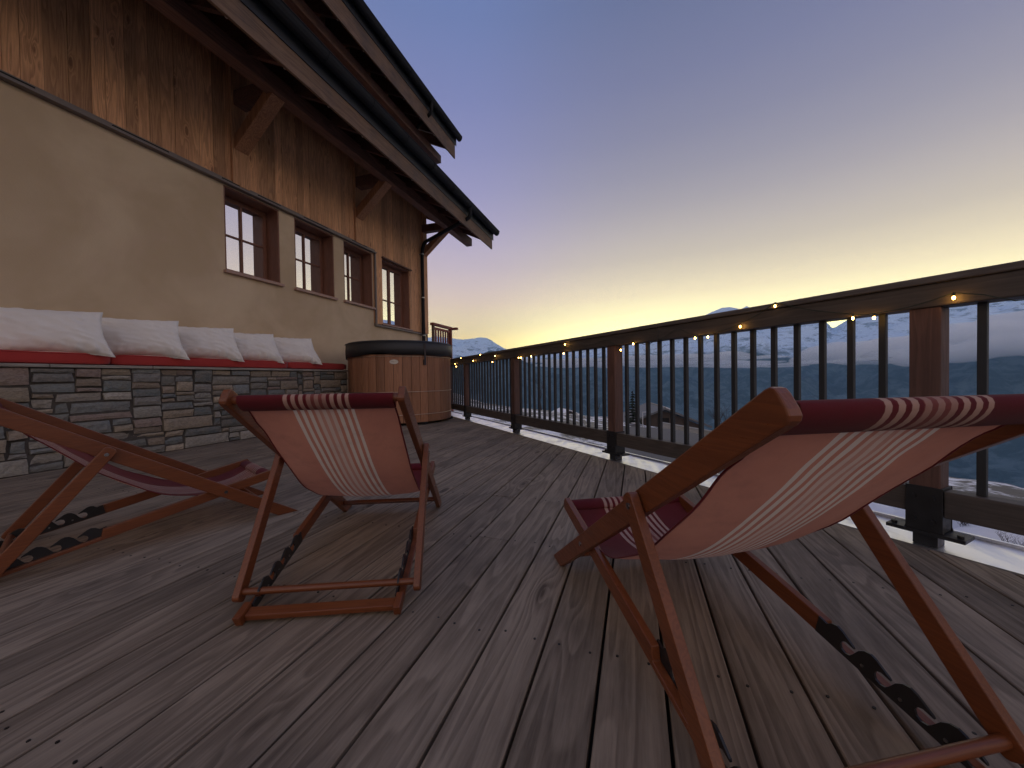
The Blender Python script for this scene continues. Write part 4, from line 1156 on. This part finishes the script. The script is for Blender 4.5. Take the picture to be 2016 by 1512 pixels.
# grey gravel yard
mb = MB(); vs = []; A = [-2 + 1.0 * i for i in range(19)]; Rr = [9 + 1.5 * i for i in range(18)]
for a in A:
    for r in Rr: q = pol(a + (1.2 * mnoise.noise(Vector((r * .3, a, 0))) if a in (A[0], A[-1]) else 0), r, ground_z(a, r) + .10); vs.append(tuple(q))
nr = len(Rr); fs = [(i * nr + j, i * nr + j + 1, (i + 1) * nr + j + 1, (i + 1) * nr + j) for i in range(len(A) - 1) for j in range(nr - 1)]
mb.add(vs, fs, 0, True)
k = NT('frozen_gravel'); v = k.coord('Object'); n1 = k.noise(v, .9, 6, .7); n2 = k.noise(v, 9, 4)
M['gravel'] = k.fin(k.mix(k.mr(n1, .66, .70), k.mix(n2, (.085, .08, .075), (.15, .14, .13)), (.8, .8, .84)), .9)
o = mb.build('gravel_yard', M['gravel']); tag(o, kind='structure')
# conifer
def conifer(label, az, el_top, r, hgt, seed):
    random.seed(seed); c = pol_el(az, el_top, r); t = empty('conifer', (c.x, c.y, c.z - hgt)); tag(t, label, 'tree')
    mb = MB(); mb.tube([(0, 0, 0), (.02, 0, hgt * .5), (0, 0, hgt)], [.13, .08, .015], 7); mb.build('trunk', dkw, t)
    mb = MB(); z = .5
    while z < hgt - .08:
        f = 1 - z / hgt; nb = 7 if f > .25 else 5; R0 = 1.55 * f ** .85 + .06
        for b in range(nb):
            an = random.random() * 6.28; ln = R0 * random.uniform(.65, 1.1); dr = -.28 * ln
            d = Vector((math.cos(an), math.sin(an), 0)); tip = d * ln + Vector((0, 0, z + dr + .12 * ln)); base = Vector((0, 0, z + .05))
            for q in range(9):
                tt = (q + .6) / 9.5; p = base.lerp(tip, tt) + Vector((0, 0, .05 * math.sin(tt * 3)))
                for s in (-1, 1):
                    w = .42 * ln * (1 - tt * .6); sd = Vector((-d.y, d.x, 0)) * s * w + d * w * .6 + Vector((0, 0, -.25 * w + random.uniform(-.05, .05)))
                    up = Vector((0, 0, .10))
                    mb.add([p - up * .6, p + up, p + sd], [(0, 1, 2)]); mb.add([p - d * .04, p + d * .08, p + sd * .95 + Vector((0, 0, .02))], [(0, 1, 2)])
        z += .24 + .14 * f
    mb.build('crown', needle, t, fixn=False)
needle = simple('dark_needles', (.020, .032, .024), .8)
conifer('dark conifer standing just left of the chalet below', -.45, -2.15, 42, 6.2, 4)
# bare trees and twigs
twig = simple('bare_bark', (.06, .045, .042), .9)
def bare_tree(name, label, cat, c, hgt, seed, spread=.5, depth=5, r0=.06, group=None, stem=True, nst=1):
    random.seed(seed); t = empty(name, c); tag(t, label, cat, group)
    mt = MB(); mc = MB()
    def grow(p, d, L, r, lv):
        q = p; pts = [p]
        for i in range(4):
            d = (d + Vector((random.uniform(-.16, .16), random.uniform(-.16, .16), random.uniform(-.02, .12)))).normalized(); q = q + d * (L / 4); pts.append(q)
        (mt if lv == 0 else mc).tube(pts, [r * (1 - .14 * i) for i in range(5)], 5 if lv < 2 else 3, caps=False)
        if lv >= depth: return
        for i in range(3 if lv < 3 else 2):
            bp = pts[random.choice([2, 3, 4])]; nd = (d + Vector((random.uniform(-1, 1), random.uniform(-1, 1), random.uniform(-.2, .6))) * spread).normalized()
            grow(bp, nd, L * random.uniform(.55, .8), r * .5, lv + 1)
    for s in range(nst):
        grow(Vector((0, 0, 0)), Vector((random.uniform(-.5, .5) * (nst > 1), random.uniform(-.5, .5) * (nst > 1), 1)), hgt * .36, r0, 0)
    mt.build('trunk' if stem else 'stems', twig, t); mc.build('branches' if stem else 'twigs', twig, t)
def base_at(az, r, dz=-.3): p = pol(az, r, ground_z(az, r) + dz); return p
bare_tree('bare_tree', 'bare leafless tree behind the second far railing post', 'tree', pol_el(-17.2, -4.8, 62), 7.6, 3, .6, 6, .12, 'bare trees below the terrace')
bare_tree('bare_tree', 'bare leafless tree just right of the second far railing post', 'tree', pol_el(-13.8, -5.2, 58), 6.8, 8, .6, 6, .11, 'bare trees below the terrace')
bare_tree('bare_tree', 'low bare tree between the small snowy roof and the conifer', 'tree', pol_el(-5.6, -6.4, 52), 3.2, 12, .7, 6, .07, 'bare trees below the terrace')
bare_tree('bare_shrub', 'brown bare shrub behind the retaining wall, right of the chalet', 'shrub', pol_el(11.0, -8.4, 37), 3.6, 5, .7, 5, .05, None, False, 3)
bare_tree('bare_shrub', 'bare twiggy shrub poking out of the snow beyond the nearest post', 'shrub', base_at(32.4, 8.2, -.05), .55, 9, .9, 5, .010, None, False, 4)
bare_tree('bare_shrub', 'bare twigs in the snow at the right edge of the photo', 'shrub', base_at(35.2, 7.6, -.05), .5, 14, .9, 5, .010, None, False, 4)
# snow heap near those twigs
mb = MB(); vs = []; c = base_at(33.0, 8.6, 0); nn_ = 26; random.seed(2)
for i in range(nn_ + 1):
    for j in range(nn_ + 1):
        u, w = i / nn_ * 2 - 1, j / nn_ * 2 - 1; rr = max(0, 1 - u * u - w * w); x_ = c.x + u * 1.9; y_ = c.y + w * 1.9
        vs.append((x_, y_, c.z - .12 + .34 * rr ** .8 * (1 + .7 * mnoise.noise(Vector((x_ * 2.3, y_ * 2.3, 1)))) ))
fs = [(i * (nn_ + 1) + j, (i + 1) * (nn_ + 1) + j, (i + 1) * (nn_ + 1) + j + 1, i * (nn_ + 1) + j + 1) for i in range(nn_) for j in range(nn_)]
mb.add(vs, fs, 0, True); o = mb.build('snow_heap', snowm); tag(o, kind='structure')

# ------------------------------------------------------------------ HAZE
k = NT('valley_haze'); k.t.nodes.remove(k.b)
pv = k.n('ShaderNodeVolumePrincipled'); pv.inputs['Color'].default_value = (.42, .72, 1.0, 1); pv.inputs['Density'].default_value = 7.5e-5; pv.inputs['Anisotropy'].default_value = .35
k.l(pv.outputs[0], k.out.inputs['Volume'])
mb = MB(); mb.box(-9000, -1500, -905, 9000, 9000, 1300); o = mb.build('haze', k.mat); tag(o, kind='stuff', label='thin blue dusk haze filling the valley')
for ob in bpy.data.objects:
    if ob.name.startswith('ground'): pass
